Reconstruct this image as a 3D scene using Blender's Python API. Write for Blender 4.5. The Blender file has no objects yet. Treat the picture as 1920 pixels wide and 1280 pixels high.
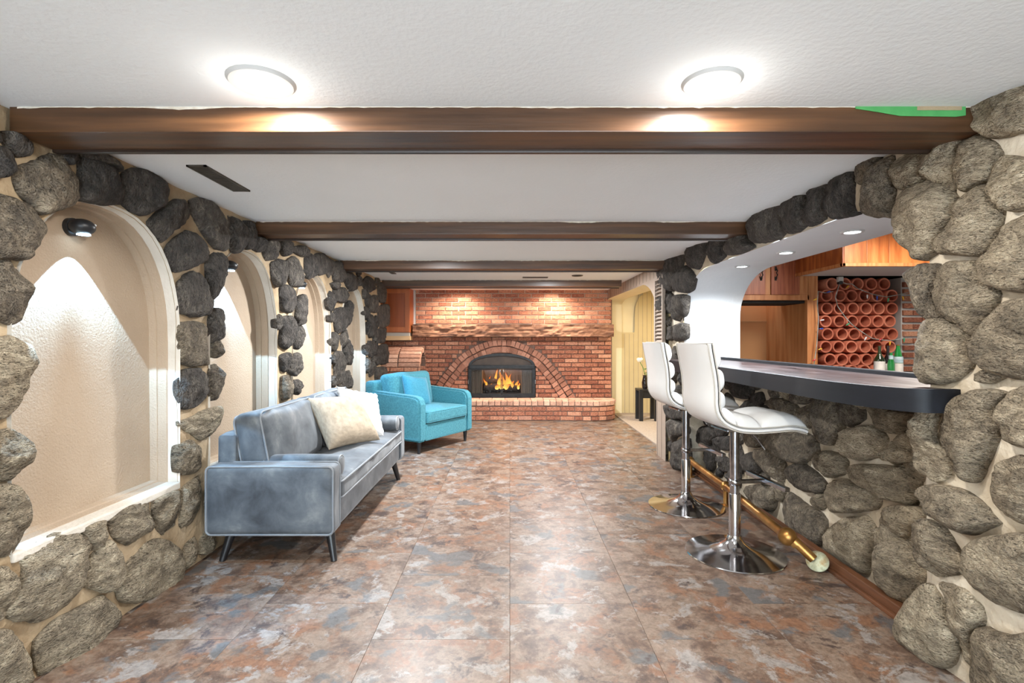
import bpy, bmesh, math, random
import numpy as np
from mathutils import Vector, Matrix, noise, geometry
random.seed(7)
SC = bpy.context.scene
COL = SC.collection
PI = math.pi

# ------------------------------------------------------------------ camera, world, light, exposure
cam_data = bpy.data.cameras.new('camera')
cam = bpy.data.objects.new('camera', cam_data); COL.objects.link(cam)
cam.location = (0, 0, 1.3); cam.rotation_euler = (PI/2, 0, 0)
cam_data.sensor_width = 36; cam_data.lens = 18.0
cam_data.shift_x = 4/1920; cam_data.shift_y = -4/1920
cam_data.clip_start = 0.05
SC.camera = cam
w = bpy.data.worlds.new('world'); SC.world = w; w.use_nodes = True
w.node_tree.nodes['Background'].inputs[0].default_value = (0.76, 0.89, 1.0, 1)
w.node_tree.nodes['Background'].inputs[1].default_value = 12.0
SC.view_settings.view_transform = 'Standard'; SC.view_settings.look = 'None'
SC.view_settings.gamma = 1; SC.view_settings.use_curve_mapping = False
SC.view_settings.exposure = 0.06

def area(name, loc, power, color, size=0.14, rot=(0,0,0), spread=PI):
    l = bpy.data.lights.new(name, 'AREA'); l.shape = 'DISK'; l.size = size
    l.energy = power; l.color = color; l.spread = spread
    o = bpy.data.objects.new(name, l); COL.objects.link(o); o.location = loc; o.rotation_euler = rot
    return o
def point(name, loc, power, color, r=0.05):
    l = bpy.data.lights.new(name, 'POINT'); l.energy = power; l.color = color; l.shadow_soft_size = r
    o = bpy.data.objects.new(name, l); COL.objects.link(o); o.location = loc; return o
def spot(name, loc, power, color, angle, blend=0.1, rot=(0,0,0), r=0.01):
    l = bpy.data.lights.new(name, 'SPOT'); l.energy = power; l.color = color
    l.spot_size = math.radians(angle); l.spot_blend = blend; l.shadow_soft_size = r
    o = bpy.data.objects.new(name, l); COL.objects.link(o); o.location = loc; o.rotation_euler = rot
    return o
CEIL = 2.135
WARM = (1.0, 0.97, 0.92); COOL = (0.80, 0.90, 1.0); NEUT = (0.93, 0.97, 1.0)
CANS = [(-0.805, 1.66), (0.655, 1.66)]
for i, (x, y) in enumerate(CANS): area('downlight_and_fill', (x, y, CEIL-0.012), 30, WARM, 0.12); point('downlight_and_fill_glow', (x, y, CEIL-0.10), 1.5, WARM, 0.06)
for (x, y) in [(-0.8, 0.1), (0.65, 0.1), (-0.8, -1.5), (0.65, -1.5)]: area('downlight_and_fill', (x, y, CEIL-0.012), 26, NEUT, 0.12); point('downlight_and_fill_glow', (x, y, CEIL-0.10), 1.0, NEUT, 0.06)  # unseen fill lamps behind the camera, added without fixtures to brighten the room
for y in (4.41, 3.71, 2.99): spot('soffit_lamp', (1.93, y, 1.90), 80, (0.84, 0.92, 1.0), 150, 0.35, r=0.035)
for (x, y) in [(-0.85, 8.22), (0.72, 8.22)]: spot('mantel_lamp', (x, y, CEIL-0.02), 125, (1.0, 0.86, 0.70), 140, 0.8, (math.radians(18), 0, 0), 0.04)
for (x, y) in [(-0.8, 4.5), (0.6, 6.3)]: area('downlight_and_fill', (x, y, CEIL-0.012), 110, NEUT, 0.1)  # added fill between the beams to lift the ceiling, no fixtures here
NICHE_C = [2.33, 3.53, 4.72, 5.95]
for yc in NICHE_C: spot('niche_lamp', (-1.885, yc-0.05, 1.765), 340, (0.36, 0.66, 1.0), 80, 0.06, (math.radians(0), math.radians(-2), 0), 0.008)
area('corridor_lamp', (2.6, 7.6, 2.1), 34, (1.0, 0.84, 0.58), 0.3)
area('bar_room_lamp', (3.6, 4.2, 2.38), 80, (1.0, 0.92, 0.82), 0.5)

# ------------------------------------------------------------------ materials
def hexc(r, g, b):
    f = lambda c: ((c/255+0.055)/1.055)**2.4 if c > 10 else c/255/12.92
    return (f(r), f(g), f(b), 1)
def mat(name, cols, scale=4, detail=6, rough=0.6, metal=0.0, bump=None, rand=0.0, stretch=(1,1,1), dist=0.0,
        spec=0.5, sheen=0, bump2=None, nrough=0.5, randofs=False, lo=0.3, hi=0.7, wave=None, speck=None, roughvar=0):
    m = bpy.data.materials.new(name); m.use_nodes = True
    nt = m.node_tree; ns = nt.nodes; L = nt.links.new
    b = ns['Principled BSDF']; b.inputs['Metallic'].default_value = metal
    b.inputs['Roughness'].default_value = rough; b.inputs['Specular IOR Level'].default_value = spec
    if sheen: b.inputs['Sheen Weight'].default_value = sheen; b.inputs['Sheen Roughness'].default_value = 0.4
    tc = ns.new('ShaderNodeTexCoord'); mp = ns.new('ShaderNodeMapping')
    mp.inputs['Scale'].default_value = stretch
    L(tc.outputs['Object'], mp.inputs['Vector'])
    vec = mp.outputs['Vector']; oi = ns.new('ShaderNodeObjectInfo')
    if randofs:
        vm = ns.new('ShaderNodeVectorMath'); vm.operation = 'ADD'
        mu = ns.new('ShaderNodeMath'); mu.operation = 'MULTIPLY'; mu.inputs[1].default_value = 37.0
        L(oi.outputs['Random'], mu.inputs[0]); L(vec, vm.inputs[0]); L(mu.outputs[0], vm.inputs[1]); vec = vm.outputs[0]
    nz = ns.new('ShaderNodeTexNoise'); nz.inputs['Scale'].default_value = scale
    nz.inputs['Detail'].default_value = detail; nz.inputs['Roughness'].default_value = nrough; nz.inputs['Distortion'].default_value = dist
    L(vec, nz.inputs['Vector'])
    cr = ns.new('ShaderNodeValToRGB'); el = cr.color_ramp.elements
    n = len(cols)
    if n == 1: cols = [cols[0], cols[0]]; n = 2
    for i, c in enumerate(cols):
        p = lo + (hi-lo)*i/(n-1)
        if i == 0: el[0].position = p; el[0].color = c
        elif i == n-1: el[len(el)-1].position = p; el[len(el)-1].color = c
        else:
            e = el.new(p); e.color = c
    fac = nz.outputs['Fac']
    if rand:
        ma = ns.new('ShaderNodeMath'); ma.operation = 'MULTIPLY_ADD'; ma.inputs[1].default_value = rand; 
        L(oi.outputs['Random'], ma.inputs[0]); L(fac, ma.inputs[2])
        sb = ns.new('ShaderNodeMath'); sb.operation = 'SUBTRACT'; sb.inputs[1].default_value = rand/2
        L(ma.outputs[0], sb.inputs[0]); fac = sb.outputs[0]
    L(fac, cr.inputs[0]); color = cr.outputs[0]
    if speck:   # (scale, lo, hi, colour)
        n2 = ns.new('ShaderNodeTexNoise'); n2.inputs['Scale'].default_value = speck[0]; n2.inputs['Detail'].default_value = 3
        L(vec, n2.inputs['Vector'])
        mr = ns.new('ShaderNodeMapRange'); mr.inputs[1].default_value = speck[1]; mr.inputs[2].default_value = speck[2]
        L(n2.outputs['Fac'], mr.inputs[0])
        mx = ns.new('ShaderNodeMix'); mx.data_type = 'RGBA'
        L(mr.outputs[0], mx.inputs[0]); L(color, mx.inputs[6]); mx.inputs[7].default_value = speck[3]; color = mx.outputs[2]
    L(color, b.inputs['Base Color'])
    if roughvar:
        mr = ns.new('ShaderNodeMapRange'); mr.inputs[3].default_value = rough-roughvar; mr.inputs[4].default_value = rough+roughvar
        L(nz.outputs['Fac'], mr.inputs[0]); L(mr.outputs[0], b.inputs['Roughness'])
    prev = None
    for bp in (bump, bump2):
        if not bp: continue
        bn = ns.new('ShaderNodeBump'); bn.inputs['Strength'].default_value = bp[1]; bn.inputs['Distance'].default_value = bp[2] if len(bp) > 2 else 0.01
        if len(bp) > 3 and bp[3] == 'v':
            t = ns.new('ShaderNodeTexVoronoi'); t.inputs['Scale'].default_value = bp[0]; L(vec, t.inputs['Vector']); L(t.outputs['Distance'], bn.inputs['Height'])
        elif len(bp) > 3 and bp[3] == 'w':
            t = ns.new('ShaderNodeTexWave'); t.inputs['Scale'].default_value = bp[0]; L(vec, t.inputs['Vector']); L(t.outputs['Fac'], bn.inputs['Height'])
        else:
            t = ns.new('ShaderNodeTexNoise'); t.inputs['Scale'].default_value = bp[0]; t.inputs['Detail'].default_value = 5; L(vec, t.inputs['Vector']); L(t.outputs['Fac'], bn.inputs['Height'])
        if prev: L(prev, bn.inputs['Normal'])
        prev = bn.outputs['Normal']
    if prev: L(prev, b.inputs['Normal'])
    return m
def emis(name, col, s):
    m = bpy.data.materials.new(name); m.use_nodes = True; b = m.node_tree.nodes['Principled BSDF']
    b.inputs['Base Color'].default_value = col; b.inputs['Emission Color'].default_value = col; b.inputs['Emission Strength'].default_value = s
    return m
def glass(name, col, alpha=0.25, rough=0.05):
    m = bpy.data.materials.new(name); m.use_nodes = True; nt = m.node_tree; ns = nt.nodes
    b = ns['Principled BSDF']; b.inputs['Base Color'].default_value = col; b.inputs['Roughness'].default_value = rough
    b.inputs['Alpha'].default_value = alpha
    return m
S = {}
S['ceiling'] = mat('white_plaster', [hexc(232,235,236), hexc(237,240,241)], 1.2, 3, 0.85, bump=(55, 0.35, 0.006), spec=0.2)
S['white'] = mat('white_paint', [hexc(212,213,214), hexc(220,221,221)], 3, 3, 0.6, bump=(35, 0.35, 0.006))
S['reveal'] = mat('reveal_plaster', [hexc(192,183,170), hexc(210,202,190)], 8, 5, 0.75, bump=(60, 0.5, 0.006))
S['stucco'] = mat('beige_stucco', [hexc(164,144,122), hexc(178,158,136)], 2, 3, 0.8, bump=(110, 0.7, 0.005))
S['mortar_l'] = mat('tan_mortar', [hexc(138,116,88), hexc(164,142,112), hexc(182,162,134)], 5, 8, 0.9, bump=(14, 0.8, 0.02), bump2=(70, 0.5, 0.006))
S['mortar_r'] = mat('cream_mortar', [hexc(168,152,128), hexc(196,182,160), hexc(210,200,182)], 5, 8, 0.9, bump=(14, 0.8, 0.02), bump2=(70, 0.5, 0.006))
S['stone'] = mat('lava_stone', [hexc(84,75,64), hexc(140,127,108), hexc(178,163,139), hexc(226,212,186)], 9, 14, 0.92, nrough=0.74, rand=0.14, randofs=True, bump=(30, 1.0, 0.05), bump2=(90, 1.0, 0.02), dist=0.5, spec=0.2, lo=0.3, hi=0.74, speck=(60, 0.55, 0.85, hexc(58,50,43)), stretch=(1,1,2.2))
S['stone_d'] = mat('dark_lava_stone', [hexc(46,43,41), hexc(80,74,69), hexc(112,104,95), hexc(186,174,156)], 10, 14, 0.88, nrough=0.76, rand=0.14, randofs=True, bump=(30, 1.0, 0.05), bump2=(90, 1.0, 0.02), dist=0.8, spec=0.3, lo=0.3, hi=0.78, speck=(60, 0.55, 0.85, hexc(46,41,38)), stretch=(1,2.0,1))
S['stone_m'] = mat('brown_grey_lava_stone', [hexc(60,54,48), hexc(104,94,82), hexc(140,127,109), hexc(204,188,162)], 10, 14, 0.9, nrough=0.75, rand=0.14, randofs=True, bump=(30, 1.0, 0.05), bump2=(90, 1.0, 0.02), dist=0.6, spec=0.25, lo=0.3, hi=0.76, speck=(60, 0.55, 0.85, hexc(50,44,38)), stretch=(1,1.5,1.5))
S['beam'] = mat('dark_stained_beam', [hexc(58,38,23), hexc(80,53,32), hexc(104,70,42)], 4, 8, 0.38, stretch=(0.35, 6, 6), bump=(9, 0.3, 0.004), spec=0.5, roughvar=0.1)
S['beam_lip'] = mat('beam_edge', [hexc(36,26,20), hexc(54,38,28)], 4, 6, 0.4, stretch=(0.4, 6, 6))
S['chip'] = mat('chipped_plaster', [hexc(225,218,205), hexc(190,176,155)], 30, 6, 0.8)
S['tape'] = mat('green_tape', [hexc(70,150,80), hexc(84,164,92)], 20, 3, 0.6)
S['brick'] = mat('red_brick', [hexc(138,82,64), hexc(176,112,86), hexc(202,138,108), hexc(220,166,136)], 7, 8, 0.85, rand=0.34, randofs=True, bump=(38, 0.8, 0.008), bump2=(8, 0.5, 0.01), speck=(9, 0.62, 0.8, hexc(130,100,90)))
S['brick_p'] = mat('pale_pink_brick', [hexc(176,128,106), hexc(204,156,132), hexc(224,184,160)], 8, 8, 0.85, rand=0.3, randofs=True, bump=(38, 0.8, 0.008), speck=(12, 0.6, 0.8, hexc(128,106,100)))
S['brick_a'] = mat('arch_brick', [hexc(134,90,72), hexc(170,116,94), hexc(200,146,122)], 9, 8, 0.85, rand=0.4, randofs=True, bump=(38, 0.8, 0.008), speck=(14, 0.58, 0.8, hexc(104,90,82)))
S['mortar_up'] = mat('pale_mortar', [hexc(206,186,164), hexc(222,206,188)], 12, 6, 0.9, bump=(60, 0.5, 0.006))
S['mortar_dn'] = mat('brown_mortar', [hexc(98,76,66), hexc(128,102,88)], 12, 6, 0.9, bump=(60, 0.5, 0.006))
S['hewn'] = mat('hewn_wood', [hexc(70,44,32), hexc(112,74,54), hexc(146,102,76), hexc(168,126,98)], 6, 10, 0.75, stretch=(0.4, 4, 4), bump=(22, 0.9, 0.01), dist=0.8)
S['oak'] = mat('orange_wood', [hexc(150,82,40), hexc(172,98,52)], 3, 6, 0.45, stretch=(6, 6, 0.5), bump=(20, 0.1, 0.002))
S['oak_d'] = mat('orange_wood_panel', [hexc(128,64,28), hexc(148,76,36)], 3, 6, 0.45, stretch=(6, 6, 0.5))
S['lightwood'] = mat('light_wood', [hexc(196,160,116), hexc(212,178,136)], 3, 5, 0.6, stretch=(0.5, 5, 5))
S['rail'] = mat('grey_light_rail', [hexc(176,168,156)], 3, 5, 0.6)
S['cherry'] = mat('red_brown_veneer', [hexc(132,66,44), hexc(160,86,56), hexc(178,104,70)], 5, 8, 0.4, stretch=(9, 9, 0.6), bump=(30, 0.15, 0.002))
S['frame'] = mat('tan_face_frame', [hexc(166,98,52), hexc(190,124,74), hexc(204,144,94)], 4, 8, 0.45, stretch=(8, 8, 0.6), bump=(30, 0.15, 0.002))
S['plank'] = mat('knotty_plank', [hexc(150,76,34), hexc(186,104,50), hexc(206,130,72)], 3, 9, 0.4, stretch=(7, 7, 0.8), rand=0.25, randofs=True)
S['ply'] = mat('fridge_plywood', [hexc(172,116,70), hexc(196,142,94), hexc(206,158,112)], 3, 7, 0.55, stretch=(5, 5, 0.5), bump=(30, 0.1, 0.002))
S['board'] = mat('tan_backboard', [hexc(196,146,98), hexc(206,156,108)], 2, 3, 0.7)
S['clay'] = mat('terracotta', [hexc(166,88,66), hexc(198,114,88), hexc(214,136,108)], 7, 6, 0.75, rand=0.25, randofs=True, bump=(30, 0.3, 0.003))
S['black'] = mat('black_paint', [hexc(20,21,24), hexc(34,36,40)], 8, 5, 0.4, roughvar=0.1)
S['counter_edge'] = mat('black_counter_edge', [hexc(14,15,19), hexc(24,26,32)], 3, 6, 0.5, spec=0.25, stretch=(6,0.5,6))
S['counter'] = mat('dark_counter_top', [hexc(40,33,33), hexc(62,50,50), hexc(82,70,70)], 4, 10, 0.3, spec=0.3, stretch=(2.5,0.6,1), dist=1.2, roughvar=0.08)
S['iron'] = mat('black_iron', [hexc(26,26,27), hexc(46,45,44)], 20, 5, 0.45, metal=0.6)
S['iron_p'] = mat('brown_iron_panel', [hexc(54,44,38), hexc(78,64,54)], 8, 6, 0.55, metal=0.4)
S['screen'] = mat('fire_screen', [hexc(92,84,76), hexc(124,114,102), hexc(142,130,116)], 3, 5, 0.6, stretch=(22, 1, 0.6), bump=(18, 0.8, 0.01))
S['dark'] = mat('matte_black', [hexc(18,16,15), hexc(34,30,27)], 8, 5, 0.9)  # plain black, also stands for the shade under the fridge cupboard
S['log'] = mat('charred_log', [hexc(20,17,15), hexc(60,50,44), hexc(40,30,26)], 14, 8, 0.9, bump=(18, 1.0, 0.02))
S['chrome'] = mat('chrome', [hexc(205,205,208)], 3, 2, 0.12, metal=1.0)
S['chrome_b'] = mat('brushed_chrome', [hexc(190,190,194), hexc(150,150,155)], 30, 4, 0.16, metal=1.0)
S['brass'] = mat('aged_brass', [hexc(120,84,44), hexc(160,116,62), hexc(186,142,84)], 9, 7, 0.34, metal=0.85, roughvar=0.12)
S['patina'] = mat('green_patina_brass', [hexc(120,120,92), hexc(170,172,146), hexc(140,110,60)], 22, 6, 0.5, metal=0.4)
S['wood_trim'] = mat('brown_trim', [hexc(80,48,27), hexc(110,68,40)], 5, 7, 0.55, stretch=(6, 0.5, 6))
S['leather'] = mat('white_leather', [hexc(206,203,199), hexc(214,211,207)], 4, 4, 0.42, bump=(160, 0.15, 0.002))
S['leather_s'] = mat('white_leather_seam', [hexc(176,168,156)], 4, 4, 0.5)
S['velvet'] = mat('grey_blue_velvet', [hexc(48,51,55), hexc(68,72,77), hexc(86,90,94), hexc(116,117,117)], 5.5, 11, 0.6, nrough=0.6, dist=0.4, sheen=0.25, bump=(5, 0.25, 0.02), lo=0.28, hi=0.72, spec=0.3)
S['piping'] = mat('grey_piping', [hexc(96,101,107), hexc(120,122,124)], 6, 4, 0.55, sheen=0.4)
S['teal'] = mat('teal_woven_fabric', [hexc(48,112,126), hexc(56,122,136), hexc(66,132,145)], 60, 6, 0.85, sheen=0.15, bump=(420, 0.5, 0.002), lo=0.35, hi=0.65)
S['teal_p'] = mat('teal_pillow_fabric', [hexc(40,114,138), hexc(54,130,152)], 60, 6, 0.85, sheen=0.3, bump=(420, 0.5, 0.002))
S['beige'] = mat('beige_linen', [hexc(136,121,102), hexc(162,146,125)], 26, 6, 0.9, bump=(220, 0.8, 0.003), stretch=(1, 3, 1), bump2=(5,0.5,0.02))
S['whitecloth'] = mat('white_cotton', [hexc(222,220,216), hexc(236,234,230)], 12, 5, 0.9, bump=(60, 0.6, 0.005), bump2=(8,0.6,0.02))
S['leg'] = mat('black_wood_leg', [hexc(22,22,24), hexc(32,32,34)], 10, 3, 0.35)
S['taupe'] = mat('taupe_panelling', [hexc(148,132,118), hexc(158,142,127)], 3, 4, 0.6, bump=(3.2, 0.3, 0.01))
S['yellow'] = mat('pale_yellow_panelling', [hexc(196,178,134), hexc(204,186,142)], 3, 3, 0.6)
S['cream'] = mat('cream_plaster', [hexc(228,214,176), hexc(234,222,186)], 3, 3, 0.7)
S['carpet'] = mat('grey_beige_carpet', [hexc(150,136,122), hexc(172,158,144)], 60, 5, 0.95, bump=(300, 0.8, 0.004))
S['vent'] = mat('dark_vent_metal', [hexc(70,64,56), hexc(90,82,72)], 20, 3, 0.5, metal=0.3)
S['lamp'] = emis('lamp_lens', (1.0, 0.97, 0.92, 1), 14)
S['lamp_c'] = emis('cool_lamp_lens', (0.92, 0.96, 1.0, 1), 14)
S['led'] = emis('blue_white_led', (0.55, 0.8, 1.0, 1), 12)
S['trimwhite'] = mat('white_lamp_trim', [hexc(190,189,187)], 3, 2, 0.4)
S['glass'] = glass('smoky_glass', hexc(30,30,32), 0.12)
S['green_glass'] = mat('green_glass', [hexc(14,96,40), hexc(30,130,60)], 8, 3, 0.08, spec=0.8)
S['olive_glass'] = mat('dark_olive_glass', [hexc(24,34,18), hexc(40,52,26)], 8, 3, 0.08, spec=0.8)
S['dark_glass'] = mat('near_black_glass', [hexc(16,12,14), hexc(30,22,26)], 8, 3, 0.08, spec=0.8)
S['label'] = mat('paper_label', [hexc(214,208,200), hexc(190,184,182)], 14, 4, 0.7)
S['label_b'] = mat('blue_grey_label', [hexc(120,150,160), hexc(190,204,210)], 14, 4, 0.6, stretch=(1,1,6))
S['leaf'] = mat('green_leaf', [hexc(40,100,36), hexc(66,136,52)], 12, 4, 0.5)
S['petal'] = mat('white_petal', [hexc(238,234,214), hexc(246,242,228)], 12, 4, 0.6)
S['wire'] = mat('green_white_wire', [hexc(90,110,100), hexc(190,196,196)], 14, 4, 0.5)
BULB = {k: mat('bulb_'+k, [c], 3, 2, 0.25) for k, c in dict(white=hexc(230,232,238), blue=hexc(40,80,180), green=hexc(60,160,120), yellow=hexc(235,180,60), red=hexc(190,50,60)).items()}

# floor material: mottled slate-look vinyl
def floor_mat():
    m = bpy.data.materials.new('mottled_slate_vinyl'); m.use_nodes = True; nt = m.node_tree; ns = nt.nodes; L = nt.links.new
    b = ns['Principled BSDF']; tc = ns.new('ShaderNodeTexCoord'); oi = ns.new('ShaderNodeObjectInfo')
    mu = ns.new('ShaderNodeMath'); mu.operation = 'MULTIPLY'; mu.inputs[1].default_value = 61.0
    vm = ns.new('ShaderNodeVectorMath'); vm.operation = 'ADD'; L(oi.outputs['Random'], mu.inputs[0]); L(tc.outputs['Object'], vm.inputs[0]); L(mu.outputs[0], vm.inputs[1])
    def nz(sc, det, di, ofs, rough=0.55):
        a = ns.new('ShaderNodeVectorMath'); a.operation = 'ADD'; a.inputs[1].default_value = (ofs, ofs*1.7, 0); L(vm.outputs[0], a.inputs[0])
        n = ns.new('ShaderNodeTexNoise'); n.inputs['Scale'].default_value = sc; n.inputs['Detail'].default_value = det; n.inputs['Distortion'].default_value = di
        n.inputs['Roughness'].default_value = rough; L(a.outputs[0], n.inputs['Vector']); return n.outputs['Fac']
    def ramp(f, stops):
        c = ns.new('ShaderNodeValToRGB'); e = c.color_ramp.elements
        e[0].position, e[0].color = stops[0]; e[1].position, e[1].color = stops[-1]
        for p, q in stops[1:-1]:
            x = e.new(p); x.color = q
        L(f, c.inputs[0]); return c.outputs[0]
    def mix(f, a, c, mode='MIX'):
        x = ns.new('ShaderNodeMix'); x.data_type = 'RGBA'; x.blend_type = mode
        (L(f, x.inputs[0]) if not isinstance(f, float) else setattr(x.inputs[0], 'default_value', f))
        L(a, x.inputs[6]); (L(c, x.inputs[7]) if not isinstance(c, tuple) else setattr(x.inputs[7], 'default_value', c)); return x.outputs[2]
    def rng(f, a, c):
        x = ns.new('ShaderNodeMapRange'); x.inputs[1].default_value = a; x.inputs[2].default_value = c; L(f, x.inputs[0]); return x.outputs[0]
    base = ramp(nz(7.0, 14, 0.3, 0, 0.72), [(0.32, hexc(106,82,68)), (0.44, hexc(138,108,88)), (0.5, hexc(162,132,110)), (0.56, hexc(180,154,132)), (0.68, hexc(152,118,94))])
    c = mix(rng(nz(5.5, 12, 0.3, 11, 0.7), 0.52, 0.60), base, hexc(172,122,88))
    c = mix(rng(nz(5.6, 14, 0.35, 23, 0.72), 0.545, 0.59), c, hexc(190,178,168))
    c = mix(rng(nz(4.4, 10, 0.3, 37), 0.57, 0.62), c, hexc(134,129,126))
    c = mix(rng(nz(5.6, 14, 0.4, 51, 0.72), 0.555, 0.63), c, hexc(100,80,72))
    fine = ramp(nz(34, 12, 0.6, 5, 0.78), [(0.34, hexc(140,136,134)), (0.5, hexc(196,194,192)), (0.68, hexc(232,232,232))])
    c = mix(0.8, c, fine, 'MULTIPLY')
    g = ns.new('ShaderNodeHueSaturation'); g.inputs['Value'].default_value = 0.68; g.inputs['Saturation'].default_value = 0.92; L(c, g.inputs['Color'])
    L(g.outputs[0], b.inputs['Base Color'])
    b.inputs['Roughness'].default_value = 0.42; b.inputs['Specular IOR Level'].default_value = 0.45
    bn = ns.new('ShaderNodeBump'); bn.inputs['Strength'].default_value = 0.25; bn.inputs['Distance'].default_value = 0.003
    L(nz(26, 6, 0.6, 3), bn.inputs['Height']); L(bn.outputs[0], b.inputs['Normal'])
    return m
S['floor'] = floor_mat()

# ------------------------------------------------------------------ helpers
def tag(o, label=None, cat=None, group=None, kind=None):
    if label: o['label'] = label
    if cat: o['category'] = cat
    if group: o['group'] = group
    if kind: o['kind'] = kind
    return o
def thing(name, label, cat, loc=(0,0,0), rz=0, group=None):
    o = bpy.data.objects.new(name, None); COL.objects.link(o); o.location = loc; o.rotation_euler = (0,0,rz)
    o.empty_display_size = 0.1
    return tag(o, label, cat, group)
def mesh(verts, faces, m, smooth=False, name='mesh'):
    me = bpy.data.meshes.new(name); me.from_pydata([tuple(v) for v in verts], [], [tuple(f) for f in faces]); me.update()
    me.materials.append(m)
    if smooth: me.polygons.foreach_set('use_smooth', [True]*len(me.polygons))
    return me
def link(name, me, parent=None, loc=None, rot=None, scale=None):
    o = bpy.data.objects.new(name, me); COL.objects.link(o)
    if parent: o.parent = parent
    if loc is not None: o.location = loc
    if rot is not None: o.rotation_euler = rot
    if scale is not None: o.scale = scale
    return o
def wpart(name, me, parent):   # mesh written in world coordinates under an unrotated root
    return link(name, me, parent, loc=-parent.location)
def fixn(me):
    bm = bmesh.new(); bm.from_mesh(me); bmesh.ops.recalc_face_normals(bm, faces=bm.faces); bm.to_mesh(me); bm.free(); return me
def box(x0, x1, y0, y1, z0, z1, m, bev=0.0, seg=2, name='box', smooth=False):
    bm = bmesh.new(); bmesh.ops.create_cube(bm, size=1)
    for v in bm.verts: v.co = Vector(((x0+x1)/2+v.co.x*(x1-x0), (y0+y1)/2+v.co.y*(y1-y0), (z0+z1)/2+v.co.z*(z1-z0)))
    if bev: bmesh.ops.bevel(bm, geom=bm.edges[:]+bm.verts[:], offset=bev, segments=seg, affect='EDGES', profile=0.6)
    me = bpy.data.meshes.new(name); bm.to_mesh(me); bm.free(); me.materials.append(m)
    if smooth: me.polygons.foreach_set('use_smooth', [True]*len(me.polygons))
    return me
def join(meshes, name='joined'):
    bm = bmesh.new(); mats = []
    for me in meshes:
        n0 = len(bm.faces); bm.from_mesh(me); bm.faces.ensure_lookup_table()
        mm = me.materials[0]
        if mm not in mats: mats.append(mm)
        k = mats.index(mm)
        for f in bm.faces[n0:]: f.material_index = k
    out = bpy.data.meshes.new(name); bm.to_mesh(out); bm.free()
    for mm in mats: out.materials.append(mm)
    return out
def lathe(prof, m, n=32, axis='z', name='lathe', loc=(0,0,0)):
    V, F = [], []
    for r, z in prof:
        for i in range(n):
            a = 2*PI*i/n; V.append((r*math.cos(a), r*math.sin(a), z))
    for j in range(len(prof)-1):
        for i in range(n): F.append((j*n+i, j*n+(i+1)%n, (j+1)*n+(i+1)%n, (j+1)*n+i))
    F.append(tuple(range(n-1, -1, -1))); F.append(tuple((len(prof)-1)*n+i for i in range(n)))
    R = {'z': lambda v: v, 'x': lambda v: (v[2], v[0], v[1]), 'y': lambda v: (v[1], v[2], v[0])}[axis]
    V = [tuple(Vector(R(v))+Vector(loc)) for v in V]
    return fixn(mesh(V, F, m, True, name))
def tube(pts, r, m, n=10, closed=False, name='tube'):
    pts = [Vector(p) for p in pts]; V, F = [], []; N = len(pts); up = None
    rr = r if isinstance(r, (list, tuple)) else [r]*N
    for i, p in enumerate(pts):
        a = pts[(i-1) % N] if (closed or i > 0) else p
        b = pts[(i+1) % N] if (closed or i < N-1) else p
        t = (b-a).normalized()
        if up is None:
            up = Vector((0,0,1)) if abs(t.z) < 0.9 else Vector((1,0,0))
        s = t.cross(up).normalized(); up = s.cross(t).normalized()
        for k in range(n):
            q = 2*PI*k/n; V.append(p + s*math.cos(q)*rr[i] + up*math.sin(q)*rr[i])
    for i in range(N if closed else N-1):
        j = (i+1) % N
        for k in range(n): F.append((i*n+k, i*n+(k+1)%n, j*n+(k+1)%n, j*n+k))
    if not closed: F.append(tuple(range(n-1,-1,-1))); F.append(tuple((N-1)*n+k for k in range(n)))
    return fixn(mesh(V, F, m, True, name))
def prism(poly, axis, a, b, m, bev=0, name='prism', smooth=False):   # 2D outline extruded along one axis
    def P(u, v, w): return {'x': (w,u,v), 'y': (u,w,v), 'z': (u,v,w)}[axis]
    n = len(poly); V = [P(u,v,a) for u,v in poly]+[P(u,v,b) for u,v in poly]
    F = [tuple(range(n)), tuple(range(2*n-1, n-1, -1))]+[(i, (i+1)%n, n+(i+1)%n, n+i) for i in range(n)]
    me = fixn(mesh(V, F, m, False, name))
    if bev:
        bm = bmesh.new(); bm.from_mesh(me)
        es = [e for e in bm.edges if len(e.link_faces) == 2 and e.calc_face_angle(0) > 0.6]
        bmesh.ops.bevel(bm, geom=es, offset=bev, segments=2, affect='EDGES'); bm.to_mesh(me); bm.free()
    if smooth: me.polygons.foreach_set('use_smooth', [True]*len(me.polygons))
    return me
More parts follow.
